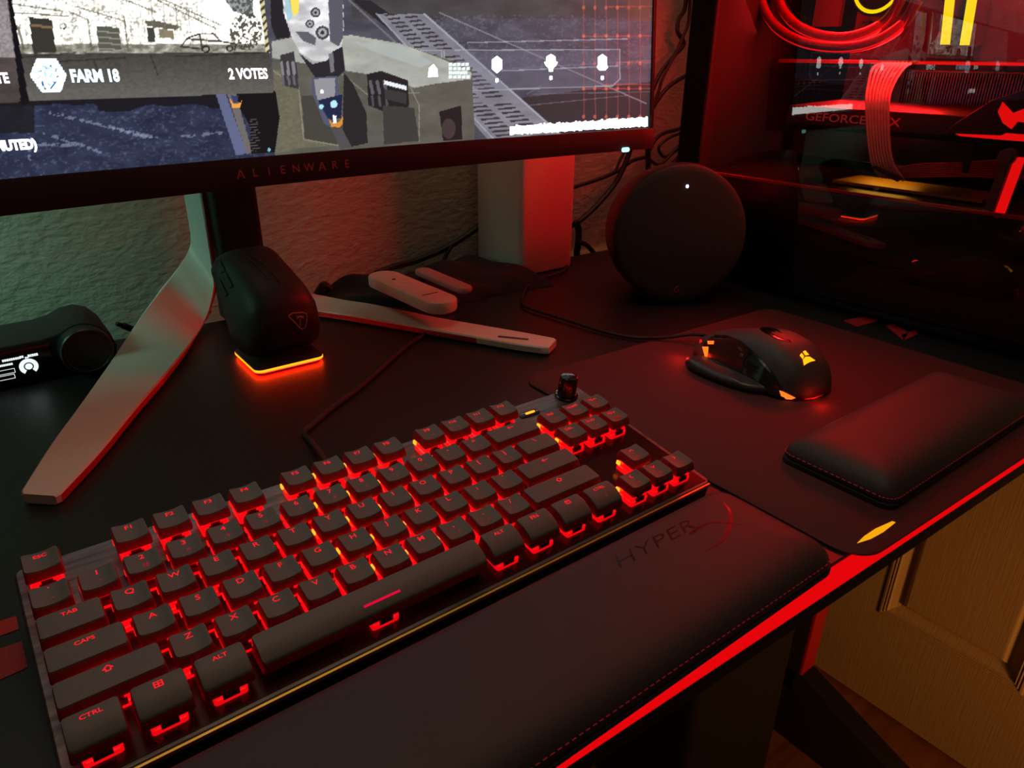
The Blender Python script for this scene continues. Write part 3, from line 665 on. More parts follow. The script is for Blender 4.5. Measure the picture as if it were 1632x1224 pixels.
# ================================================================== KEYBOARD
U = 19.05
def keyboard():
    kb = thing('mechanical_keyboard', 'black tenkeyless mechanical keyboard with glowing red switches and a volume knob', 'keyboard', (178, -30, 0))
    og = WO[kb.name]
    cx, cy, w, d = 177.5, -26., 361., 132.
    m = MB(); m.pillow(cx, cy, w, d, 5, [(3, -35), (1, -33), (0, -30), (0, -17), (.9, -16)], T=lambda x, y, z: (lambda p: (p[0], p[1], max(p[2], .8 + (z + 35) * .1)))(K(x, y, z))); obj('body', m, M['kb_side'], kb, bevel=0)
    # trim the wedge: front underside is lifted by the desk, body sits on desk through feet
    m = MB(); m.pillow(cx, cy, w - 1.6, d - 1.6, 4.4, [(0, -16.1), (0, -15.4), (.5, -14.9)], T=K); obj('top_plate', m, M['kb_plate'], kb)
    # sunken deck below the keys
    dk = MB()
    dk.box(285, 354, -89, 8, -14.95, -14.6, K); dk.box(4, 285, -89, -66, -14.95, -14.6, K); dk.box(20, 286, -66, 10, -14.95, -14.6, K)
    obj('switch_deck', dk, M['kb_deck'], kb, bevel=0)['label'] = 'glossy dark red deck under the keys'
    m = MB(); m.box(2, 354.5, -92.7, -91.6, -17.4, -15.0, K); obj('front_chamfer', m, M['gold'], kb)['label'] = 'thin amber front chamfer'
    for x0 in (30, 320):
        m = MB(); m.box(x0 - 8, x0 + 8, 18, 27, .2, 9); obj('foot', m, M['rubber'], kb, bevel=.6)
    # --- keys: (centre x in units, row y mm, width units, legend, small legend, kind)
    rows = []
    def R_(y, items): rows.extend([(x, y, w_, a, b, k) for x, w_, a, b, k in items])
    F = 1.25 * U
    R_(F, [(.5, 1, 'ESC', '', 'n')] + [(2.5 + i, 1, 'F%d' % (i + 1), '', 'n') for i in range(4)] + [(7 + i, 1, 'F%d' % (i + 5), '', 'n') for i in range(4)] + [(11.5 + i, 1, 'F%d' % (i + 9), '~', 'n') for i in range(4)])
    R_(0, [(.5, 1, '`', '~', 'n')] + [(1.5 + i, 1, c, s, 'n') for i, (c, s) in enumerate(zip('1234567890-=', '!@#$%^&*()_+'))] + [(14, 2, '<-', '', 'n'), (15.75, 1, 'INS', 'SCRLK', 's'), (16.75, 1, 'HOME', 'PAUSE', 's'), (17.75, 1, 'PG^', 'PRTSC', 's')])
    R_(-U, [(.75, 1.5, 'TAB', '', 'n')] + [(2 + i, 1, c, s, 'n') for i, (c, s) in enumerate(zip('QWERTYUIOP[]', ' ' * 10 + '{}'))] + [(14.25, 1.5, '\\', '|', 'n'), (15.75, 1, 'DEL', '', 's'), (16.75, 1, 'END', '*', 's'), (17.75, 1, 'PGv', '#', 's')])
    R_(-2 * U, [(.875, 1.75, 'CAPS', '', 'n')] + [(2.25 + i, 1, c, s, 'n') for i, (c, s) in enumerate(zip("ASDFGHJKL;'", ' ' * 9 + ':"'))] + [(13.875, 2.25, '<-', '', 'n')])
    R_(-3 * U, [(1.125, 2.25, '^^', '', 'n')] + [(2.75 + i, 1, c, s, 'n') for i, (c, s) in enumerate(zip('ZXCVBNM,./', ' ' * 7 + '<>?'))] + [(13.625, 2.75, '^^', '', 'n'), (16.75, 1, '^', '*', 's')])
    R_(-4 * U, [(.625, 1.25, 'CTRL', '', 'b'), (1.875, 1.25, 'WIN', '', 'b'), (3.125, 1.25, 'ALT', '', 'b'), (6.875, 6.25, 'BAR', '', 'b'), (10.625, 1.25, 'ALT', '', 'b'), (11.875, 1.25, 'FN', '', 'b'), (13.125, 1.25, 'MENU', '', 'b'), (14.375, 1.25, 'CTRL', '///', 'b'),
                (15.75, 1, '<', '*', 's'), (16.75, 1, 'v', '*', 's'), (17.75, 1, '>', '*', 's')])
    def cap_z(kind, x, y, hw, hd):
        if kind == 'b': return .6 - 1.7 * ((y / hd) * .5 + .5 - .72) ** 2 * 4 * (1 if y < hd * .44 else .5)
        return -1.3 * (1 - min(1, (x / min(hw, 8)) ** 2) if hw < 9 else .35)
    caps = {}
    def cap_mesh(wu, kind):
        key = (wu, kind)
        if key in caps: return caps[key]
        bw = wu * U - 3.0; bd = U - (3.2 if kind != 'b' else 3.4); tw = bw - 1.5; td = bd - (2.9 if kind != 'b' else 1.6); cyo = .35; zb = -6.0 if kind != 'b' else -8.3
        m = MB(); q = 3; N = len(rr(tw, td, 1.4, q)); rings = []
        hw, hd = tw / 2, td / 2
        def dens(w_, d_, r_):            # rounded rectangle with extra points along its sides
            base = rr(w_, d_, r_, q); out = []
            for i, p in enumerate(base):
                out.append(p); nx = base[(i + 1) % len(base)]
                if math.hypot(nx[0] - p[0], nx[1] - p[1]) > 4:
                    for k in range(1, 6): t_ = k / 6; out.append((p[0] + (nx[0] - p[0]) * t_, p[1] + (nx[1] - p[1]) * t_))
            return out
        sk = MB()
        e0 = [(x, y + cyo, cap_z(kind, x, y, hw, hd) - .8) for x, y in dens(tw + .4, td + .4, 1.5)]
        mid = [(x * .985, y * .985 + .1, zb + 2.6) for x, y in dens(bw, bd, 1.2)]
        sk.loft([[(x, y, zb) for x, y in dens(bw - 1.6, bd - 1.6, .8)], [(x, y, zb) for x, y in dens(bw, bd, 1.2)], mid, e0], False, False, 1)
        e1 = [(x, y + cyo, cap_z(kind, x, y, hw, hd) - .15) for x, y in dens(tw - .1, td - .1, 1.4)]
        rs = [e0, e1]
        for s in (.93, .75, .5, .25): rs.append([(x * s, y * s + cyo, cap_z(kind, x * s, y * s, hw, hd)) for x, y in dens(tw, td, 1.4)])
        m.add(sk.v, sk.f, 1); m.loft(rs, False, True, 0)
        me = bpy.data.meshes.new('keycap'); me.from_pydata([(a * .001, b * .001, c * .001) for a, b, c in m.v], [], m.f)
        me.materials.append(M['keycap']); me.materials.append(M['skirt']); me.polygons.foreach_set('material_index', m.m)
        bm = bmesh.new(); bm.from_mesh(me); bmesh.ops.remove_doubles(bm, verts=bm.verts, dist=1e-5); bmesh.ops.recalc_face_normals(bm, faces=bm.faces); bm.to_mesh(me); bm.free()
        me.polygons.foreach_set('use_smooth', [True] * len(me.polygons)); me.set_sharp_from_angle(angle=math.radians(38))
        caps[key] = (me, hw, hd, cyo); return caps[key]
    # transparent switch housing, shared mesh, with socket, stem and LED
    m = MB()
    hz = lambda z: z
    m.pillow(0, 0, 14, 14, 1.2, [(0, -15), (0, -11.6), (.7, -11.2), (1.4, -8.2), (2.2, -7.4)], n=2, mi=0)
    m.box(-3.4, 3.4, -7.06, -6.2, -12.8, -9.6, mi=1); m.box(-2.4, 2.4, -2.6, 2.6, -7.4, -3.2, mi=1); m.box(-2.4, 2.4, -6.0, -5.3, -11, -8.4, mi=1)
    m.box(-8.1, -7.0, 3.8, 6.4, -10.2, -7.8, mi=2)
    for sx in (-1, 1): m.box(sx * 5.2 - .5, sx * 5.2 + .5, -6.6, 6.6, -11.4, -8.9, mi=0)
    sw = bpy.data.meshes.new('key_switch'); sw.from_pydata([(a * .001, b * .001, c * .001) for a, b, c in m.v], [], m.f)
    for k in ('housing', 'stem', 'led'): sw.materials.append(M[k])
    sw.polygons.foreach_set('material_index', m.m)
    bm = bmesh.new(); bm.from_mesh(sw); bmesh.ops.recalc_face_normals(bm, faces=bm.faces); bm.to_mesh(sw); bm.free()
    rot = (AL, 0, 0)
    sw_left = sw.copy(); sw_left.materials[2] = M['red_glow']        # the orange LED is only seen directly on the right half
    def stroke(mb, pts, r_, T):
        P = [np.array(p, float) for p in pts]
        for a, b in zip(P[:-1], P[1:]):
            d_ = b - a; L_ = np.linalg.norm(d_); u_ = d_ / L_; n_ = np.array([-u_[1], u_[0]]) * r_; a2 = a - u_ * r_ * .6; b2 = b + u_ * r_ * .6
            mb.add([T(*(a2 - n_), 0), T(*(b2 - n_), 0), T(*(b2 + n_), 0), T(*(a2 + n_), 0)], [(0, 1, 2, 3)])
    for (xu, y, wu, leg, sub, kind) in rows:
        me, hw, hd, cyo = cap_mesh(wu, kind); x = xu * U
        P = np.array(K(x, y, 0)) - og
        o = link('keycap', me, kb, P, rot); WO[o.name] = np.array([0, 0, 0.])
        if leg == 'BAR': o['label'] = 'long space bar with a pink line'
        s = link('key_switch', sw if xu > 6.8 else sw_left, kb, P, rot)
        # legend
        if leg:
            L = MB(); Ty = lambda a, b, c, ox=0, oy=0: (a + ox, b + oy + cyo, cap_z(kind, a + ox, b + oy, hw, hd) + .09)
            ly = hd - 3.4 if kind != 'b' else hd - 3.6
            T = lambda a, b, c: Ty(a, b, c, 0, ly)
            ar = dict()
            ar['<-'] = [[(2.2, 0), (-2.2, 0)], [(-.7, 1.1), (-2.2, 0), (-.7, -1.1)]]
            ar['^^'] = [[(-1.8, -.1), (0, 1.6), (1.8, -.1), (.9, -.1), (.9, -1.3), (-.9, -1.3), (-.9, -.1), (-1.8, -.1)]]
            ar['^'] = [[(-1.4, -.7), (0, .8), (1.4, -.7)]]; ar['v'] = [[(-1.4, .7), (0, -.8), (1.4, .7)]]; ar['<'] = [[(.7, 1.3), (-.8, 0), (.7, -1.3)]]; ar['>'] = [[(-.7, 1.3), (.8, 0), (-.7, -1.3)]]
            ar['WIN'] = [[(-1.5, 1.3), (1.5, 1.3)], [(-1.5, 0), (1.5, 0)], [(-1.5, -1.3), (1.5, -1.3)], [(-1.5, 1.3), (-1.5, -1.3)], [(1.5, 1.3), (1.5, -1.3)], [(0, 1.3), (0, -1.3)]]
            ar['MENU'] = [[(-1.4, 1.2), (1.4, 1.2), (1.4, -1.2), (-1.4, -1.2), (-1.4, 1.2)], [(-.8, .3), (.8, .3)]]
            if leg == 'BAR':
                stroke(L, [(-9, -3.2), (9, -3.2)], .55, lambda a, b, c: (a, b + cyo, cap_z(kind, a, b, hw, hd) + .1))
            elif leg in ar:
                for l_ in ar[leg]: stroke(L, l_, .26, T)
            elif leg.startswith('PG'):
                vs, fs = text_mesh('PG', 2.9, bold=.06); L.add([T(a - 1.3, b, 0) for a, b, c in vs], fs)
                for l_ in ar['^' if leg[-1] == '^' else 'v']: stroke(L, [(a * .8 + 2.2, b * .8) for a, b in l_], .24, T)
            else:
                size = {1: 4.3, 2: 3.7, 3: 3.0, 4: 2.9}[min(4, len(leg))]
                if leg.isdigit() or len(leg) == 1 or leg[0] == 'F' and leg[1:].isdigit(): pass
                vs, fs = text_mesh(leg, size, bold=.045, xs=1.15); L.add([T(*v) for v in vs], fs)
            lm = bpy.data.meshes.new('legend'); lm.from_pydata([(a * .001, b * .001, c * .001) for a, b, c in L.v], [], L.f); lm.materials.append(M['legend_pink'] if leg == 'BAR' else M['legend'])
            link('legend', lm, o)
        if sub.strip():
            L = MB(); T2 = lambda a, b, c: (a + .6, b - hd * .42 + cyo, cap_z(kind, a, b - hd * .42, hw, hd) + .09)
            if sub in '~*#' and kind in 's' or sub == '~' and leg[0] == 'F':
                stroke(L, [(-1.1, -.3), (-.3, .3), (.4, -.3), (1.2, .3)], .22, T2) if sub != '#' else [stroke(L, [(-2.6, q_), (2.6, q_)], .34, T2) for q_ in (-1, 0, 1)]
            else:
                vs, fs = text_mesh(sub, 3.1 if len(sub) == 1 else 1.9, bold=.03); L.add([T2(*v) for v in vs], fs)
            lm = bpy.data.meshes.new('second_legend'); lm.from_pydata([(a * .001, b * .001, c * .001) for a, b, c in L.v], [], L.f); lm.materials.append(M['legend_dim'])
            link('second_legend', lm, o)
    # stabiliser blocks under the space bar
    for dx in (-50, 50):
        m = MB(); m.box(6.875 * U + dx - 3.5, 6.875 * U + dx + 3.5, -4 * U - 6, -4 * U + 5, -14.6, -4, K); obj('stabiliser', m, M['black'], kb, bevel=.6)
    # knob, light bar
    m = MB(); rings = []
    for r_, z in ((8.6, -14.9), (8.6, -13.4), (7.9, -12.8), (6.4, -12.6), (6.9, -12.2), (6.5, 1.2), (6.0, 2.2), (5.0, 2.6)): rings.append([K(340.5 + r_ * math.cos(a) * (1 + (.03 if 4 < len(rings) < 6 and i % 2 else 0)), 31.5 + r_ * math.sin(a), z) for i, a in enumerate([2 * PI * k / 40 for k in range(40)])])
    m.loft(rings); obj('volume_knob', m, M['black_gloss'], kb, angle=30)
    m = MB(); q = KP(844, 660, -15); m.pillow(q[0], q[1], 17, 5.5, 2.7, [(0, -14.95), (0, -14.2), (.6, -14)], T=K); lb = obj('indicator_bar', m, M['black_gloss'], kb)
    m = MB(); m.pillow(q[0] + .5, q[1] + .2, 8, 1.8, .9, [(0, -14.1), (0, -13.6)], T=K); obj('light', m, M['led'], lb)
    m = MB(); q = KP(950, 733, -14.6); text_on(m, 'HYPERX', 3.6, lambda a, b, c: K(q[0] + a, q[1] + b, -14.5), shear=.3); obj('plate_lettering', m, M['black'], kb, smooth=False)
keyboard()

# ================================================================== WRIST RESTS
def rest_big():
    t = thing('keyboard_wrist_rest', 'long black leatherette wrist rest with embossed HYPERX lettering in front of the keyboard', 'wrist rest', (178, -135, 0))
    x0, x1, y0, y1 = -12, 362, -176.5, -95.
    cx, cy, w, d = (x0 + x1) / 2, (y0 + y1) / 2, x1 - x0, y1 - y0
    def H(x, y, z):       # slight slope: higher at the back
        return (x, y, z)
    m = MB(); m.pillow(cx, cy, w, d, 15, [(2, .3), (0, 1.2), (0, 3.2), (1.2, 4.0)], T=H); obj('base', m, M['rubber'], t)
    m = MB(); rings = []
    prof = [(1.2, 4.0, 0), (.6, 5.0, 0), (1.0, 7, 0), (2.2, 9.5, .1), (4.5, 12.2, .25), (8, 14.6, .5), (13, 16.4, .75), (20, 17.6, 1), (28, 18.2, 1)]
    for ins, z, k in prof:
        rg = []
        for x, y in rr(w - 2 * ins, d - 2 * ins, max(15 - ins * .6, 3), 8):
            # the back edge is steep, the front edge long and soft
            yy = y + (ins * .70 * (1 if y > 0 else 0)); yy = min(yy, d / 2 - .6)
            yy = yy - (0 if y > 0 else -ins * .15)
            rg.append((cx + x * 1.0, cy + yy, z))
        rings.append(rg)
    last = rings[-1]; c0 = (cx, cy + 8)
    for s in (.8, .55, .3): rings.append([(c0[0] + (p[0] - c0[0]) * s, c0[1] + (p[1] - c0[1]) * s, 18.2 + .5 * (1 - s)) for p in last])
    m.loft(rings); cu = obj('cushion', m, M['leather'], t, angle=80)
    # stitching along the front and right edge
    m = MB(); path = []
    for x, y in rr(w - 3.0, d - 3.0, 14, 8): path.append((cx + x, cy + y, 8.2))
    def dashes(mb, pts, L=2.2, G=1.6, r=.28):
        P = [Vector(p) for p in pts]; acc = 0
        for a, b in zip(P[:-1], P[1:]):
            l = (b - a).length; u = (b - a).normalized(); pos = -acc
            while pos < l:
                s_, e_ = max(pos, 0), min(pos + L, l)
                if e_ > s_ + .1: mb.tube([a + u * s_, a + u * e_], r, 4)
                pos += L + G
            acc = l - pos + (L + G) if pos > l else 0; acc = (L + G) - (pos - l)
    path = path + [path[0]]
    dashes(m, path); s = obj('stitching', m, M['stitch'], t); s['kind'] = 'stuff'; s['label'] = 'fine red stitching along the edge'
    tr = bvh(cu)
    m = MB()
    def drop(x, y, lift=.10):
        h = tr.ray_cast(Vector((x, y, 60)) * .001, Vector((0, 0, -1))); return (x, y, (h[0].z * 1000 if h[0] else 18) + lift)
    A = Z(985, 908, 18.6); B = Z(1112, 838, 18.6); wd = B[0] - A[0]
    vs, fs = text_mesh('HYPER', 12.5, shear=.35, align='LEFT', bold=-.12, spacing=1.06); k = wd / max(v[0] for v in vs)
    m.add([drop(A[0] + v[0] * k, A[1] + 4 + v[1] * 1.0 + (B[1] - A[1]) * 0) for v in vs], fs)
    # big sweeping X
    def px_stroke(pts, ws):
        P = [Z(a, b, 18.7) for a, b in pts]; P = catmull(P, 6); n = len(P); v_ = []; f_ = []
        for i, p in enumerate(P):
            d_ = P[min(i + 1, n - 1)] - P[max(i - 1, 0)]; nn = np.array([-d_[1], d_[0], 0]); nn /= np.linalg.norm(nn); wq = np.interp(i / (n - 1), np.linspace(0, 1, len(ws)), ws)
            v_ += [drop(*(p + nn * wq)[:2], .12), drop(*(p - nn * wq)[:2], .12)]
        for i in range(n - 1): f_.append((2 * i, 2 * i + 1, 2 * i + 3, 2 * i + 2))
        m.add(v_, f_)
    px_stroke([(1125, 877), (1150, 862), (1163, 838), (1164, 815), (1152, 797)], [.1, .7, 1.3, 1.0, .2])
    px_stroke([(1100, 850), (1128, 833), (1160, 832), (1192, 836)], [.9, .8, .6, .1])
    
    obj('embossed_lettering', m, M['leather2'], t, smooth=False)['label'] = 'embossed HYPERX with a sweeping X'
rest_big()

def rest_small():
    t = thing('mouse_wrist_rest', 'short black leatherette wrist rest on the mouse pad, red stitching', 'wrist rest', (560, -120, 2))
    x0, x1, y0, y1 = 434, 655, -167, -86
    cx, cy, w, d = (x0 + x1) / 2, (y0 + y1) / 2, x1 - x0, y1 - y0; z = 1.8
    m = MB(); m.pillow(cx, cy, w, d, 9, [(2, z), (0, z + 1), (0, z + 3.4), (1, z + 4.2)]); obj('base', m, M['rubber'], t)
    m = MB(); rings = []
    for ins, zz in ((1.2, 4.2), (.4, 5.4), (.8, 8), (2.4, 11.4), (5, 14.6), (9, 17.4), (14, 19.2), (20, 20.2), (27, 20.7), (33, 20.9)):
        rings.append([(cx + x, cy + y, z + zz) for x, y in rr(w - 2 * ins, d - 2 * ins, max(10 - ins * .3, 2), 6)])
    m.loft(rings); obj('cushion', m, M['leather'], t, angle=80)
    m = MB(); path = [(cx + x, cy + y, z + 7.6) for x, y in rr(w - 1.4, d - 1.4, 9, 6)]; path.append(path[0])
    P = [Vector(p) for p in path]; tot = 0; segs = []
    for a, b in zip(P[:-1], P[1:]):
        l = (b - a).length; n = max(1, round(l / 4.0)); u = (b - a) / n
        for i in range(n): m.tube([a + u * i, a + u * (i + .6)], .3, 4)
    s = obj('stitching', m, M['stitch'], t); s['kind'] = 'stuff'; s['label'] = 'red stitching along the edge'
rest_small()

# ================================================================== MOUSE PAD
def pad():
    m = MB(); pts = [Z(*p) for p in [(860, 601)]]
    x0, x1, y0, y1 = 374, 722, -183, 131; cx, cy = (x0 + x1) / 2, (y0 + y1) / 2
    T = lambda x, y, z: (x, y - .030 * (x - 400), z)
    t = thing('mouse_pad', 'large dark red-lit cloth mouse pad with rounded corners and a yellow tag', 'mouse pad', (548, -30, .2))
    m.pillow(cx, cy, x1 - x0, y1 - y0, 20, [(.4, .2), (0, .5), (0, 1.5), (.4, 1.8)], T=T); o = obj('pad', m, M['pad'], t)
    q = [(1366, 866), (1377, 855), (1395, 843), (1422, 831), (1427, 833), (1408, 848), (1388, 859)]
    m = MB(); m.poly([Z(a, b, 1.85) for a, b in q], .3, (0, 0, 1)); obj('pad_tag', m, M['yellow'], t, smooth=False)['label'] = 'yellow tag with added glow near the rounded corner'
pad()

# ================================================================== MICE
def mouse_loft(L, wmax, hmax, T, wprof, hprof, zb=1.5, n=28, ns=26, xc=None):
    m = MB(); rings = []
    for i in range(ns + 1):
        t = i / ns; te = .5 - .5 * math.cos(PI * t)
        w_ = np.interp(te, *wprof) * wmax / 2; h_ = np.interp(te, *hprof) * hmax; xo = np.interp(te, *xc) if xc else 0
        rg = []
        for k in range(n):
            a = 2 * PI * k / n; ca_, sa_ = math.cos(a), math.sin(a)
            x = w_ * abs(ca_) ** .75 * (1 if ca_ >= 0 else -1)
            z = zb + (h_ - zb) * abs(sa_) ** .85 if sa_ >= 0 else zb - min(zb * .9, 1.4) * abs(sa_) ** .5
            # waist
            x *= 1 - .10 * math.sin(PI * min(1, max(0, (z - zb) / max(h_, 1)))) if sa_ > 0 else .96
            rg.append(T(x + xo, te * L, z))
        rings.append(rg)
    m.loft(rings); return m
def mouse():
    b0 = np.array([549., -46, 1.9]); ang = math.radians(-9)
    def T(x, y, z): c, s = math.cos(ang), math.sin(ang); return (b0[0] + c * x - s * y, b0[1] + s * x + c * y, b0[2] + z)
    t = thing('gaming_mouse', 'black gaming mouse with glowing sail emblem resting on the mouse pad', 'mouse', tuple(b0 + [8, 55, 0]))
    wp = ([0, .03, .1, .25, .45, .7, .9, 1], [.30, .55, .84, 1, .97, .86, .82, .70]); hp = ([0, .03, .1, .25, .42, .6, .8, .95, 1], [.24, .42, .68, .94, 1, .88, .66, .50, .40])
    m = mouse_loft(124, 76, 42, T, wp, hp, 2.0); sh = obj('shell', m, M['mouse'], t, angle=180)
    tr = bvh(sh)
    # thumb wing
    m = MB(); prof = [(1, 2.0), (0, 3.2), (0, 5), (1.5, 6.6), (5, 7.4)]
    outl = catmull([(-33, 22), (-46, 34), (-55, 58), (-58, 84), (-56, 100), (-48, 106), (-34, 104), (-28, 60)], 5)
    rings = []
    cxy = np.array([-38, 66])
    for k, (ins, z) in enumerate(((3, 1.0), (1, 1.6), (0, 3.5), (.6, 6), (4, 7.6), (9, 8.4), (16, 9))):
        rings.append([T(*(np.array(p) + (cxy - np.array(p)) / max(1, np.linalg.norm(cxy - np.array(p))) * ins), z + (1.5 if p[0] < -50 and k > 2 else 0)) for p in outl])
    m.loft(rings); obj('thumb_wing', m, M['mouse_grip'], t, angle=60)['label'] = 'textured thumb rest wing'
    # glossy side panel, side buttons, main buttons seam, wheel-button, logo, leds
    m = MB(); decal(tr, [(1121, 548), (1135, 536), (1155, 534), (1180, 545), (1205, 566), (1228, 592), (1243, 622), (1240, 637), (1222, 628), (1205, 606), (1175, 590), (1145, 580), (1124, 572)], m, .5); obj('side_panel', m, M['black_gloss'], t)
    m = MB(); strokes(tr, [[(1140, 536), (1160, 537), (1182, 546), (1206, 567), (1228, 592), (1246, 622)]], 1.6, m, .2); obj('side_rim', m, M['black_gloss'], t)
    m = MB(); strokes(tr, [[(1181, 545), (1186, 533), (1197, 520)], [(1154, 532), (1158, 523)], [(1137, 531), (1137, 524)]], .35, m, .05); obj('button_seam', m, M['black_gloss'], t)
    m = MB(); decal(tr, [(1228, 531), (1240, 531), (1254, 537), (1262, 544), (1250, 542), (1236, 536)], m, .9); obj('top_switch', m, M['mouse2'], t)
    m = MB(); decal(tr, [(1205, 520), (1222, 520), (1240, 526), (1262, 545), (1240, 541), (1216, 529)], m, .5); obj('top_button_recess', m, M['black_gloss'], t)
    for q in ([(1176, 552), (1184, 556), (1185, 561), (1178, 557)], [(1181, 563), (1187, 564), (1185, 569), (1180, 568)]):
        m = MB(); decal(tr, q, m, .9); obj('side_button', m, M['fins'], t)
    # sail emblem: three curved blades
    m = MB()
    for q in ([(1281, 583), (1279, 574), (1283, 569), (1290, 569), (1299, 575), (1291, 577), (1285, 580)], [(1274, 567), (1277, 563), (1281, 568), (1279, 573)], [(1279, 561), (1283, 559), (1289, 566), (1283, 567)]):
        decal(tr, q, m, .5)
    obj('emblem', m, M['orange_core'], t, smooth=False)['label'] = 'glowing yellow orange sail emblem'
    m = MB(); decal(tr, [(1242, 622), (1248, 624), (1258, 629), (1268, 634), (1264, 638), (1253, 636), (1245, 631)], m, .6); obj('rear_light', m, M['orange_led'], t)
    m = MB(); decal(tr, [(1280, 636), (1292, 634), (1304, 631), (1313, 628), (1312, 634), (1300, 639), (1284, 640)], m, .6); obj('rear_light', m, M['red_glow'], t)
    m = MB(); q = [X(1120, 553, 527), X(1130, 553, 527), X(1129, 566, 527), X(1126, 575, 527)]
    decal(tr, [(1120, 553), (1130, 553), (1129, 566), (1126, 575)], m, .8); decal(tr, [(1128, 544), (1139, 544), (1138, 549), (1129, 549)], m, .8); 
    if m.v: obj('front_light', m, M['orange_led'], t)
    m = MB(); c = T(-30, 128, 9); m.pillow(0, 0, 14, 5, 2, [(0, 0), (0, 9)], T=lambda x, y, z: T(x - 16, y + 119, z + 5)); obj('front_lamp', m, M['red_glow'], t)
    point('mouse_front_glow', T(-46, 122, 9), .012, (1, .02, .01), 5); point('mouse_rear_glow', T(-8, -12, 6), .008, (1, .02, .01), 5)
    # cable
    A = T(0, 122, 12)
    P = [A, (566, 100, 10), Z(1060, 538, 5), Z(1010, 538, 3), Z(960, 528, 3), Z(915, 514, 3), Z(870, 500, 3), Z(840, 490, 3), Z(832, 480, 3), Z(838, 460, 3), Z(856, 446, 3), Z(900, 430, 3), (700, 440, 3)]
    m = MB(); m.tube(catmull(P, 6), 1.7); obj('cable', m, M['cable'], t)
mouse()

def docked():
    d = thing('charging_dock', 'small black charging dock with a glowing orange light along its foot', 'dock', (224, 300, 0))
    m = MB(); m.pillow(224, 303, 64, 62, 7, [(0, 5.2), (0, 6.4), (1, 7)]); obj('base', m, M['black'], d)
    m = MB(); m.pillow(224, 303, 60, 58, 7, [(0, .2), (0, 2.0)]); obj('foot', m, M['rubber'], d)
    m = MB(); m.pillow(224, 303, 64.6, 62.6, 7.3, [(0, 3.2), (0, 5.2)]); obj('light_strip', m, M['orange_core'], d)['label'] = 'glowing orange strip'
    m = MB(); m.pillow(224, 303, 62.6, 60.6, 7.3, [(0, 2.0), (0, 3.2)]); obj('hidden_glow', m, M['red_hot'], d)['label'] = 'added hidden red strip for the glow on the desk'  # unseen strip added to cast the red glow around the dock
    m = MB(); m.box(208, 250, 322, 334, 6, 30); obj('cradle', m, M['black'], d, bevel=2)
    al = math.radians(47); cl, sl = math.cos(al), math.sin(al); b0 = np.array([231., 300., 7.]); yw = math.radians(7)
    def T(x, y, z):
        X_, Y_, Z_ = x, y * cl - z * sl, y * sl + z * cl
        c, s = math.cos(yw), math.sin(yw)
        return (b0[0] + X_ * c - Y_ * s, b0[1] + X_ * s + Y_ * c, b0[2] + Z_)
    t = thing('docked_mouse', 'black mouse standing upright on the charging dock below the monitor', 'mouse', (224, 300, 11))
    wp = ([0, .03, .1, .25, .45, .7, .9, 1], [.62, .80, .95, 1, .93, .82, .78, .58]); hp = ([0, .04, .12, .28, .45, .65, .85, .96, 1], [.30, .5, .78, 1, .98, .84, .62, .48, .3])
    m = mouse_loft(104, 86, 46, T, wp, hp, 1.6); sh = obj('shell', m, M['mouse2'], t, angle=180); tr = bvh(sh)
    m = MB(); strokes(tr, [[(398, 407), (420, 420), (436, 438), (446, 452)], [(396, 412), (414, 428), (430, 446)]], .7, m); obj('button_seam', m, M['black_gloss'], t)
    for q in ([(342, 417), (352, 415), (360, 432), (352, 436)], [(353, 438), (361, 434), (372, 456), (365, 460)], [(346, 446), (352, 446), (364, 470), (358, 474)]):
        m = MB(); decal(tr, q, m, 1.2)
        if m.v: obj('side_button', m, M['black'], t)
    m = MB(); strokes(tr, [[(460, 503), (466, 499), (482, 498), (488, 500), (489, 508), (486, 522), (482, 525), (477, 522), (468, 512), (460, 505), (460, 503)]], .5, m, .15)
    strokes(tr, [[(472, 505), (478, 504), (484, 507)], [(473, 508), (478, 504)], [(480, 503), (478, 510), (478, 520)], [(484, 504), (479, 505)]], .4, m, .15)
    obj('emblem', m, M['outline'], t)['label'] = 'pale rounded triangle outline with a palm tree'
docked()

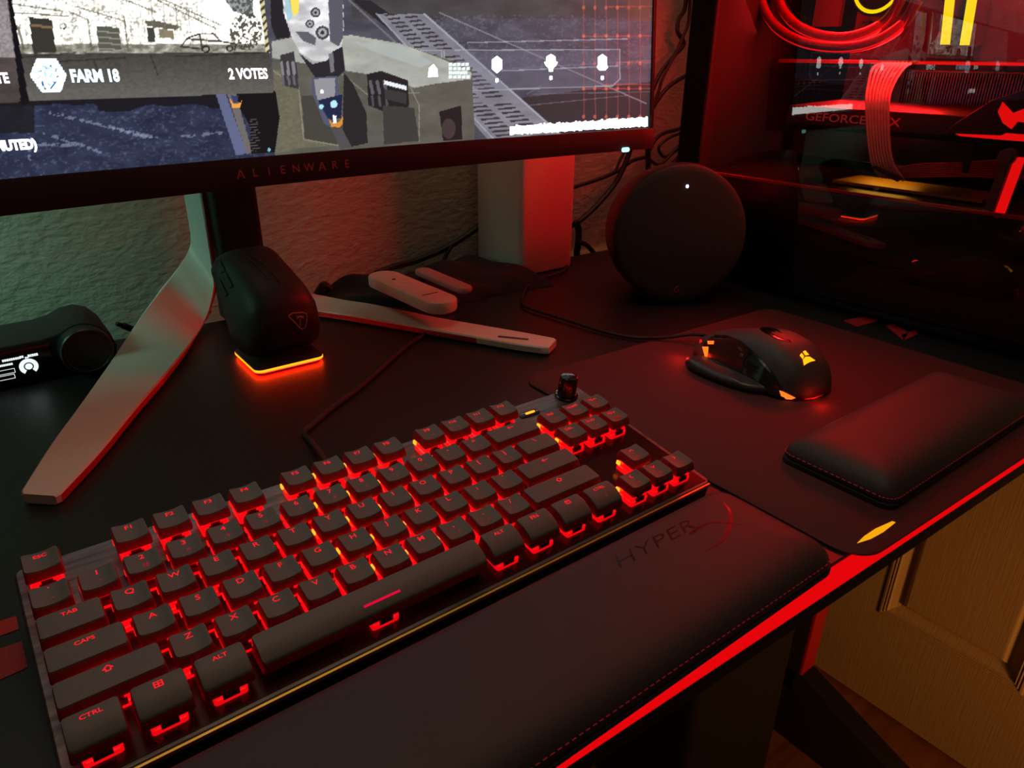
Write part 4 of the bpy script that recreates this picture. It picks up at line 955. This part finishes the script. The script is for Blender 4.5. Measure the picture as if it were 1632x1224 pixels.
# ================================================================== SPEAKER (drum)
def speaker():
    c0 = np.array([650., 196., 79.]); f = np.array([-.50, -.85, .12]); f /= np.linalg.norm(f)
    up = np.array([0, 0, 1.]); r_ = np.cross(up, f); r_ /= np.linalg.norm(r_); u_ = np.cross(f, r_)
    t = thing('drum_speaker', 'round black cloth-fronted desktop speaker beside the computer case', 'speaker', (665, 215, 0))
    def ring(rx, rz, dep, n=56): return [c0 + r_ * rx * math.cos(a) + u_ * rz * math.sin(a) - f * dep for a in [2 * PI * k / n for k in range(n)]]
    m = MB(); m.loft([ring(73, 74, 5), ring(74.5, 75.5, 8), ring(76, 77, 16), ring(75, 76, 40), ring(70, 71, 70), ring(58, 60, 96), ring(40, 42, 112), ring(20, 20, 118)]); obj('housing', m, M['black'], t, angle=60)
    m = MB(); m.loft([ring(73.5, 74.5, 6), ring(73.5, 74.5, 2.2), ring(72, 73, .6), ring(66, 67, -.6), ring(50, 51, -1.8), ring(30, 30, -2.6), ring(10, 10, -3)]); g = obj('front_cloth', m, M['speaker'], t, angle=60)
    tr = bvh(g)
    m = MB(); p = hit(tr, 1095, 297, .6); m.loft([[p + r_ * 1.7 * math.cos(a) + u_ * 1.9 * math.sin(a) + f * k for a in [PI / 5 * j for j in range(10)]] for k in (0, .5)]); obj('status_light', m, M['white_led'], t)['label'] = 'small white status light'
    m = MB(); strokes(tr, [[(1082, 456), (1077, 458), (1074, 463), (1078, 466), (1083, 462), (1079, 461)]], .45, m); obj('emblem', m, M['red_trim'], t)['label'] = 'small dark red round letter emblem'
    m = MB(); b = c0 - f * 45; m.pillow(b[0], b[1], 70, 60, 20, [(0, .2), (0, 2), (6, 8)]); obj('foot', m, M['rubber'], t)
speaker()

# ================================================================== DAC WITH DISPLAY
def dac():
    t = thing('audio_display_box', 'dark audio control box with glowing display and big round knob at the left edge', 'audio controller', (20, 396, 0))
    out = [(-95, 2), (96, 2), (101, 8), (103, 20), (100, 32), (92, 42), (82, 46), (72, 45), (60, 40), (48, 38), (-95, 37)]
    m = MB(); m.loft([[(x + (79 - x) * k * .0, y, 24 + (z - 24) * s_) for x, z in out] for y, s_, k in ((370, .93, 0), (372, 1, 0), (430, 1, 0), (433, .93, 0))]); obj('body', m, M['black_matte'], t, bevel=.8)
    m = MB(); m.box(-92, 54, 368.6, 370.6, 4.5, 34); dp = obj('display', m, M['black_gloss'], t, bevel=.5)
    m = MB(); kc = Y(140, 561, 354)
    m.loft([[(kc[0] + r_ * math.cos(a), y + 9, kc[2] + r_ * math.sin(a)) for a in [2 * PI * k / 48 for k in range(48)]] for r_, y in ((21.4, 362), (21.4, 360), (20.4, 359.5), (20.4, 346), (19.4, 344.6), (17.4, 344.4), (16.8, 345.0), (8, 345))]); obj('knob', m, M['black'], t, angle=30)
    yf = 368.2
    def yp(px, py): p = Y(px, py, yf); return p
    c = yp(46, 584); P = []
    m = MB(); n = 40; v_ = []; f_ = []
    for k in range(n + 1):
        a = math.radians(-55 + 290 * k / n); v_ += [(c[0] + 6.9 * math.cos(a), yf, c[2] + 6.9 * math.sin(a)), (c[0] + 3.6 * math.cos(a), yf, c[2] + 3.6 * math.sin(a))]
    for k in range(n): f_.append((2 * k, 2 * k + 1, 2 * k + 3, 2 * k + 2))
    m.add(v_, f_); n = 20; v_ = [(c[0] + 2.7 * math.cos(2 * PI * k / n), yf, c[2] + 2.7 * math.sin(2 * PI * k / n)) for k in range(n)]; m.add(v_, [tuple(range(n))])
    for px, py, wd, hh in ((17, 573, 12, 2.0), (52, 566, 7, 2.2), (8, 582, 11, 1.8), (34, 569, 2.4, 2), (42, 570, 2.0, 1.4)):
        q = yp(px, py); random.seed(px)
        x_ = q[0] - wd / 2
        while x_ < q[0] + wd / 2: w_ = random.uniform(.9, 1.5); m.box(x_, x_ + w_, yf - .1, yf, q[2] - hh / 2, q[2] + hh / 2); x_ += w_ + .22
    for py in (590, 599):
        q = yp(24, py); 
        for a_, b_, z0, z1 in ((-24, q[0], q[2] + 1.6, q[2] + 1.95), (-24, q[0], q[2] - 1.95, q[2] - 1.6), (q[0] - .35, q[0], q[2] - 1.9, q[2] + 1.9)): m.box(a_, b_, yf - .1, yf, z0, z1)
    obj('display_readout', m, M['readout'], dp, smooth=False)['label'] = 'glowing white dial and bars'
dac()
# dark cable end behind the box
m = MB(); m.tube(catmull([Y(186, 516, 440), Y(196, 519, 442), Y(215, 526, 446), Y(240, 533, 450), (210, 468, 4)], 5), [2.2] * 5 + [3.2] * 16, 8)
tag(obj('antenna_cable', m, M['cable']), 'short thick black cable end lying behind the stand\'s left leg', 'cable')

# ================================================================== WHITE BOX, REMOTES, POUCH
def white_box():
    t = thing('white_tower', 'tall white rectangular box with rounded edges standing behind the monitor', 'router', (613, 430, 0))
    m = MB(); m.pillow(613, 431, 90, 98, 9, [(4, .3), (1, 2), (0, 5), (0, 200), (1.5, 206), (5, 209)], n=6); obj('shell', m, M['white_satin'], t)
white_box()

def pouch():
    m = MB(); nx, ny = 44, 26; x0, x1, y0, y1 = 330, 590, 330, 474; V = []; F_ = []
    def top(x, y, u, v):
        e = max(0, 1 - (abs(u * 2 - 1)) ** 5) * max(0, 1 - (abs(v * 2 - 1)) ** 4)
        hgt = 17 + 8 * math.sin(x * .045 + 1) * math.cos(y * .05) + 4 * math.sin(x * .11 + y * .07) + 6 * math.exp(-((x - 545) / 30) ** 2 - ((y - 440) / 26) ** 2)
        return .4 + hgt * e
    for j in range(ny + 1):
        for i in range(nx + 1):
            u, v = i / nx, j / ny; x = x0 + (x1 - x0) * u; y = y0 + (y1 - y0) * v
            sx = math.sin(v * PI) * 10 + 5 * math.sin(v * 9)
            xx = x + (u - .5) * 2 * (sx - 10); yy = y + (v - .5) * 2 * (6 * math.sin(u * 7) - 4) + 150 * max(0, .5 - u) * (1 - v) - (u > .75) * 0
            V.append((xx, yy, top(x, y, u, v)))
    n = (nx + 1)
    for j in range(ny):
        for i in range(nx): a = j * n + i; F_.append((a, a + 1, a + n + 1, a + n))
    k = len(V); V2 = [(a, b, .2) for a, b, c in V]; F2 = [tuple(k + q for q in f[::-1]) for f in F_]
    m.add(V + V2, F_ + F2)
    per = [i for i in range(n)] + [j * n + nx for j in range(1, ny + 1)] + [ny * n + i for i in range(nx - 1, -1, -1)] + [j * n for j in range(ny - 1, 0, -1)]
    base = 0
    for a, b in zip(per, per[1:] + per[:1]): m.f.append((b, a, a + k, b + k)); m.m.append(0)
    tag(obj('cloth_pouch', m, M['cloth']), 'crumpled black cloth pouch on the desk under the remotes', 'pouch')
pouch()
def remote(name, lab, axis_px, z, half_w, thick, material, buttons):
    A = Z(*axis_px[0], z); B = Z(*axis_px[1], z); L = np.linalg.norm(B - A); u = (B - A) / L; v = np.array([-u[1], u[0], 0]); c = (A + B) / 2
    T = lambda a, b, h: tuple(c + u * a + v * b + np.array([0, 0, h - thick - .0]))
    t = thing(name, lab, 'remote', tuple(c - [0, 0, thick]))
    m = MB(); m.pillow(0, 0, L, half_w * 2, half_w * .98, [(3, .2), (.8, 1.2), (0, 3.0), (0, thick - 2.2), (.8, thick - .7), (2.6, thick)], T=T, n=10); sh = obj('shell', m, M[material], t)
    if buttons:
        for a, b, r_ in ((-38, 5, 3.4), (-24, -9, 2.6), (-21, 9, 2.6), (-13, 2, 3.0), (-8, -10, 3.4), (-4, 7, 2.8), (-30, -2, 2.2)):
            q = MB(); q.loft([[T(a + rr_ * math.cos(w_), b + rr_ * math.sin(w_), thick + h) for w_ in [PI / 6 * k for k in range(12)]] for rr_, h in ((r_, -.2), (r_, .35), (r_ * .8, .6))]); obj('button', q, M['white'] if r_ > 2.3 else M['grey'], t)
        q = MB()
        for k in range(7): q.box(-9.2 + k * 2.7, -9.2 + k * 2.7 + 2.1, 25.5, 28.2, 0, .12, T=lambda x, y, z_: T(y + 10, x, thick + .02 + z_))
        obj('printed_word', q, M['grey'], t, smooth=False)
remote('remote_control', 'pale long remote control with round buttons lying on the black pouch', [(600, 432), (716, 481)], 37, 18, 13, 'remote', True)
remote('slim_remote', 'slim dull pink remote control behind the pale remote', [(668, 426), (746, 459)], 33, 10, 7, 'remote2', False)

# ================================================================== CABLES
def cable(pts, r, lab, y0=470, group=None):
    P = [Y(a, b, y0 + (c[0] if c else 0)) for a, b, *c in pts]
    m = MB(); m.tube(catmull(P, 6), r, 7); o = obj('cable', m, M['cable']); tag(o, lab, 'cable', group); return o
G = 'cables hanging behind the monitor'
cable([(1098, -60, 0), (1092, 10, 0), (1082, 30, 5), (1080, 50, 0), (1090, 70, 0), (1075, 88, 0), (1058, 108, 0), (1047, 128, 0), (1034, 160, 0), (1022, 200, 0)], 3.2, 'black cable looping down just right of the monitor, from the top', 470)
cable([(1100, -40, -10), (1098, 30, -10), (1088, 60, -10), (1074, 90, -8), (1056, 125, -8), (1048, 150, -8), (1030, 190, -8)], 2.4, 'thin black cable crossing behind the looped cable right of the monitor', 470)
cable([(1110, 112, 0), (1080, 128, 0), (1062, 142, 0), (1048, 160, 0), (1030, 190, 0)], 3.2, 'thick black cable sagging left from the computer case beside the monitor', 465)
cable([(1100, 196, 0), (1080, 206, 0), (1058, 212, 0), (1045, 222, 0), (1035, 240, 0)], 3.0, 'upper black cable of the tangle below the monitor corner', 470)
cable([(1085, 212, 0), (1066, 220, 0), (1050, 235, 0), (1058, 250, 0), (1072, 244, 0), (1090, 230, 0)], 2.4, 'looped black cable in the tangle below the monitor corner', 464)
cable([(1090, 225, 0), (1075, 240, 0), (1058, 258, 0), (1046, 262, 0), (1030, 250, 0)], 2.4, 'black cable curling under the tangle beside the speaker', 458)
cable([(1096, 238, 0), (1080, 252, 0), (1066, 268, 0), (1050, 290, 0), (1040, 320, 0)], 3.0, 'lowest black cable of the tangle, dropping behind the speaker', 462)
cable([(1032, 200, 0), (1033, 260, 0), (1033, 300, 0), (1034, 350, 0)], 4.2, 'thick straight black cable hanging vertically under the monitor corner', 445)
cable([(1030, 250, 0), (1008, 256, 0), (985, 272, 0), (955, 285, 0), (915, 298, 0), (890, 305, 0)], 3.0, 'black cable running left from the tangle to behind the white tower', 474)
cable([(1010, 220, 0), (1004, 240, 0), (996, 262, 0), (982, 290, 0), (960, 318, 0), (935, 343, 0), (918, 356, 0), (905, 362, 0)], 4.0, 'thick black cable curving down from the monitor to the white tower', 468)
cable([(998, 236, 0), (988, 256, 0), (980, 275, 0)], 2.2, 'short thin black cable under the monitor power light', 463)
cable([(918, 352, 0), (922, 368, 0), (921, 390, 0), (919, 405, 0), (925, 425, 0)], 5.0, 'black plug and cable standing beside the white tower', 462)
cable([(922, 385, 0), (934, 390, 0), (944, 400, 0), (952, 410, 0)], 3.6, 'short black cable between the plug and the speaker', 458)
cable([(770, 356, 0), (745, 374, 0), (720, 390, 0), (690, 405, 0), (655, 418, 0), (630, 424, -4), (600, 436, -10)], 4.2, 'thick black cable curving from behind the white tower to the remotes', 484)
cable([(720, 392, 0), (712, 405, 0), (706, 418, 0), (700, 426, 0)], 2.6, 'thin black cable dropping to the desk behind the slim remote', 480)
cable([(505, 470, 0), (515, 455, 0), (523, 458, 0), (532, 466, 0), (548, 458, 0), (566, 448, 0), (592, 443, 0), (620, 450, 0)], 4.5, 'lumpy black cable end at the left of the pouch', 455)
# keyboard cable
P = [(164, 47, 24), Z(506, 716, 8), Z(492, 700, 2.5), Z(484, 690, 2.5), Z(495, 680, 2.5), Z(530, 650, 2.5), Z(570, 620, 2.5), Z(610, 585, 2.5), Z(650, 550, 2.5), Z(690, 525, 2.5), Z(722, 505, 2.5)]
m = MB(); m.tube(catmull(P, 6), 2.1); tag(obj('keyboard_cable', m, M['cable']), 'braided black cable leaving the back of the keyboard', 'cable')

# ================================================================== COMPUTER CASE
YW = math.radians(2.2); GX, GY = 768.0, 150.0
def PC(lx, ly, z):   # case frame: lx = depth behind the glass, ly along
    c, s = math.cos(YW), math.sin(YW); return (GX + lx * c - ly * s, GY + lx * s + ly * c, z)
def pcx(px, py, lx):  # pixel -> case frame at depth lx
    d = ray(px, py); n = np.array([math.cos(YW), math.sin(YW), 0]); P0 = np.array([GX, GY, 0.]) + n * lx
    p = CAM + d * ((P0 - CAM) @ n) / (d @ n); q = p - np.array([GX, GY, 0.]); tn = np.array([-math.sin(YW), math.cos(YW), 0])
    return lx, q @ tn, p[2]
def case():
    t = thing('computer_case', 'black computer case with a glass side and red lit interior', 'computer', PC(110, -70, 0))
    y0, y1, zt, dp = -300, 162, 470, 228; zf = 2
    m = MB(); m.box(6, dp, y0 + 8, y1, zf + 4, 30, PC); m.box(6, dp, y0, y1, zt - 22, zt, PC); m.box(6, dp, y1 - 16, y1, 30, zt, PC); m.box(6, dp, y0, y0 + 14, 30, zt, PC); m.box(dp - 8, dp, y0, y1, 30, zt, PC)
    m.box(2, 8, y1 - 36, y1, zf + 4, zt, PC); m.box(2, 8, y0, y0 + 16, zf + 4, zt, PC)
    obj('frame', m, M['case'], t, bevel=1.5)
    m = MB(); m.box(8, 200, y0 + 14, y1 - 18, 30, 126, PC); obj('power_shroud', m, M['shroud'], t, bevel=1.5)
    m = MB(); m.box(6.2, 9, y0 + 14, y1 - 18, 126.5, 129.5, PC); obj('shroud_lip', m, M['red_trim'], t)
    m = MB(); m.box(-3, .8, y0 + 2, y1 - 37, zf + 6, zt - 6, PC); obj('glass_panel', m, M['glass'], t, smooth=False)['label'] = 'tinted glass side panel mirroring the monitor'
    for a in (y0 + 30, y1 - 60):
        for b in (14, 190): m = MB(); m.box(b, b + 24, a, a + 30, .3, zf + 4, PC); obj('foot', m, M['rubber'], t, bevel=1)
    # motherboard and tray
    m = MB(); m.box(196, 199, -235, 60, 140, 440, PC); mb = obj('motherboard', m, M['board'], t)
    random.seed(3)
    for k in range(34):
        a, b = random.uniform(-225, 45), random.uniform(150, 430); s1, s2 = random.uniform(3, 14), random.uniform(3, 10)
        m = MB(); m.box(199 - 3 - random.uniform(4, 14), 196.5, a, a + s1, b, b + s2, PC); obj('board_component', m, M['black_matte'] if k % 3 else M['fins'], mb)
    # heatsink with fins
    m = MB()
    for k in range(60):
        yv = -200 + k * 2.9; m.box(160, 190, yv, yv + 1.1, 196, 244, PC)
    m.box(186, 192, -202, -24, 194, 246, PC)
    o = obj('heatsink_fins', m, M['fins'], t, smooth=False); o['kind'] = 'stuff'
    m = MB(); a = pcx(1160, 88, 170); b = pcx(1632, 103, 170); m.box(150, 192, -210, 130, 252, 256, PC); obj('red_rail', m, M['red_trim'], t)['label'] = 'thin red lit rail across the board'
    m = MB(); m.box(149.4, 150, -205, 40, 252.6, 255.2, PC); obj('rail_light', m, M['red_glow'], t)
    # memory sticks
    for p0, p1 in (((1516, -30), (1505, 71)), ((1553, -30), (1536, 72))):
        A = pcx(*p0, 150); B = pcx(*p1, 150)
        st = MB(); st.loft([[PC(150 + d_, q[1] + e_, q[2]) for d_, e_ in ((0, -4.5), (0, 3.5), (40, 3.5), (40, -4.5))] for q in (A, B)]); s_ = obj('memory_stick', st, M['tube'], t)
        st = MB(); st.loft([[PC(149 + d_, q[1] + e_, q[2]) for d_, e_ in ((0, -5), (0, 4), (3, 4), (3, -5))] for q in (A, B)]); obj('light_bar', st, M['yellow_led'], s_)
    # pump and tubes
    c = pcx(1400, -22, 150); m = MB(); n = 36
    for r0, r1 in ((28, 24),):
        m.loft([[PC(148, c[1] + r_ * math.cos(2 * PI * k / n), c[2] + r_ * math.sin(2 * PI * k / n)) for k in range(n)] for r_ in (r0, r1)], False, False)
    pr = obj('pump_ring', m, M['yellow_led'], t); m = MB(); m.loft([[PC(d_, c[1] + 31 * math.cos(2 * PI * k / n), c[2] + 31 * math.sin(2 * PI * k / n)) for k in range(n)] for d_ in (149, 190)]); obj('pump', m, M['black'], t)
    for pts, dd in (([(1205, -70), (1212, 0), (1235, 42), (1280, 68), (1340, 76), (1395, 66), (1440, 38), (1462, 0)], 120), ([(1232, -60), (1240, 0), (1262, 35), (1300, 55), (1345, 60), (1385, 50), (1418, 28), (1440, -10)], 135)):
        P = catmull([PC(*pcx(a, b, dd)) for a, b in pts], 6); m = MB(); m.tube(P, 6.2, 10); obj('coolant_tube', m, M['tube'], t)
        m = MB(); m.tube([np.array(p) + np.array([-4.6, -1, -4.3]) for p in P], .9, 5); obj('tube_light', m, M['red_glow'], t)
    m = MB(); a = pcx(1305, -10, 190); b = pcx(1338, 42, 190); m.box(186, 194, b[1], a[1], b[2], b[2] + 90, PC); obj('port_cover', m, M['tube'], t)
    # graphics card
    gz0, gz1 = 128 + 28, 212
    A = pcx(1250, 165, 32); m = MB()
    ga, gb = -168, pcx(1250, 200, 32)[1]
    prof = [(32, 190), (36, 209), (150, 212), (170, 206), (170, 188), (40, 186)]
    m.loft([[PC(lx, yv, z_) for lx, z_ in prof] for yv in (ga, gb)]); g = obj('graphics_card', m, M['gpu'], t, bevel=1.5)
    m = MB(); m.box(44, 168, ga + 6, gb - 6, 156, 185, PC); obj('cooler_block', m, M['shroud'], g, bevel=1)
    m = MB(); P0 = pcx(1284, 181, 31.2); P1 = pcx(1437, 190, 31.2); vs, fs = text_mesh('GEFORCE RTX', 12, align='LEFT', bold=.12); xm = max(v[0] for v in vs); k = (P0[1] - P1[1]) / xm
    m.add([PC(33.6 - (0), P0[1] - v[0] * k, 198.5 + v[1] * .98) for v in vs], fs); 
    m.v = [PC(31.0 + max(0, (q - 190)) / 19 * 4.0, 0, 0) and p for p, q in zip(m.v, [v[2] for v in m.v])]
    m2 = MB(); m2.add([tuple(np.array(p) - np.array([2.2, 0, 0])) for p in m.v], m.f); obj('lettering', m2, M['gpu_text'], g, smooth=False)['label'] = 'GEFORCE RTX in dull pink capitals'
    # angled end plate with red emblem
    q = [(1505, 212), (1524, 196), (1580, 160), (1640, 140), (1700, 150), (1700, 236), (1640, 226)]
    m = MB(); m.loft([[PC(*pcx(a, b, d_)) for a, b in q] for d_ in (26, 31)]); pl = obj('end_plate', m, M['gpu'], g, bevel=.6)
    q = [(1598, 162), (1615, 180), (1640, 170), (1640, 196), (1622, 194), (1612, 206), (1598, 196), (1590, 178)]
    m = MB(); m.loft([[PC(*pcx(a, b, 25)) for a, b in q], [PC(*pcx(a, b, 25.8)) for a, b in q]]); obj('emblem', m, M['red_glow'], g)['label'] = 'glowing red winged emblem'
    q = [(1522, 213), (1595, 216), (1604, 212), (1700, 220), (1700, 230), (1610, 224), (1530, 217)]
    m = MB(); m.loft([[PC(*pcx(a, b, 25)) for a, b in q], [PC(*pcx(a, b, 25.8)) for a, b in q]]); obj('light_line', m, M['red_glow'], g)['label'] = 'glowing red line'
    # support post
    A = pcx(1606, 250, 20); B = pcx(1580, 345, 20); m = MB(); m.loft([[PC(20 + d_, p[1] + e_, p[2]) for d_, e_ in ((0, -4.2), (0, 4.2), (7, 4.2), (7, -4.2))] for p in ((0, A[1], A[2]), (0, B[1] + 4, 127))]); sp = obj('support_post', m, M['grey'], t)
    m = MB(); m.loft([[PC(21 + d_, p[1] + e_, p[2]) for d_, e_ in ((0, -12.5), (0, -5.5), (6, -5.5), (6, -12.5))] for p in ((0, A[1], A[2]), (0, B[1] + 4, 127))]); obj('post_light', m, M['red_glow'], sp)
    m = MB(); n = 24
    for r_, d0, d1 in ((7.6, 17, 24), (4.6, 15.5, 17)): m.loft([[PC(d_, A[1] + r_ * math.cos(2 * PI * k / n), A[2] + r_ * math.sin(2 * PI * k / n)) for k in range(n)] for d_ in (d0, d1)])
    obj('thumb_screw', m, M['fins'], sp)
    # sleeved power cables
    top = [(1392, 108), (1443, 106)]; mid = [(1381, 170), (1416, 170)]; low = [(1388, 250), (1420, 250)]; end = [(1402, 282), (1440, 288)]
    for k in range(8):
        f_ = k / 7; P = [PC(*pcx(p[0][0] + (p[1][0] - p[0][0]) * f_, p[0][1] + (p[1][1] - p[0][1]) * f_, dd)) for p, dd in (([(1410, 100), (1462, 98)], 150), (top, 110), ([(1384, 135), (1424, 134)], 60), (mid, 24), (low, 20), (end, 28))]
        m = MB(); m.tube(catmull(P, 6), 1.45, 7); obj('sleeved_cable', m, M['sleeve'], t)
    for k in range(8):
        f_ = k / 7; P = [PC(*pcx(a, b0 + (b1 - b0) * f_, dd)) for a, b0, b1, dd in ((1428, 268, 284, 30), (1470, 262, 282, 40), (1530, 260, 281, 45), (1592, 256, 283, 50), (1650, 258, 286, 60))]
        m = MB(); m.tube(catmull(P, 5), 1.5, 6); obj('sleeved_cable', m, M['tube'], t)
    m = MB(); q = [(1385, 265), (1396, 264), (1440, 284), (1430, 290)]; m.loft([[PC(*pcx(a, b, d_)) for a, b in q] for d_ in (19, 30)]); obj('cable_comb', m, M['black_matte'], t)
    # shroud top with its orange light painted as amber, and sparkling board parts
    m = MB(); A = pcx(1330, 280, 60); B = pcx(1570, 308, 60); m.box(58, 120, B[1], A[1], 128, 131, PC); obj('amber_shroud_top', m, M['amber_lit'], t)
    random.seed(11)
    for k in range(26):
        a, b = random.uniform(1428, 1545), random.uniform(222, 258); P = pcx(a, b, 120); m = MB(); s_ = random.uniform(1.2, 4)
        m.box(118, 124, P[1] - s_, P[1] + s_ * .3, P[2] - s_ * .8, P[2] + s_, PC); obj('board_component', m, M['amber_lit'], t)
    o = area('amber_card_light', PC(100, -60, 150), PC(100, -60, 100), 60, .05, (1, .55, .05)); 
    for k in range(2):
        m = MB(); m.box(40, 190, -280 + k * 300, -276 + k * 300, zt - 28, zt - 24, PC); obj('led_strip', m, M['red_hot'], t)
case()
# spare light inside the case
point('case_fill', PC(150, 60, 360), .3, (1, .01, .01), 30)
point('case_fill_front', PC(110, -120, 370), .9, (1, .01, .01), 30)
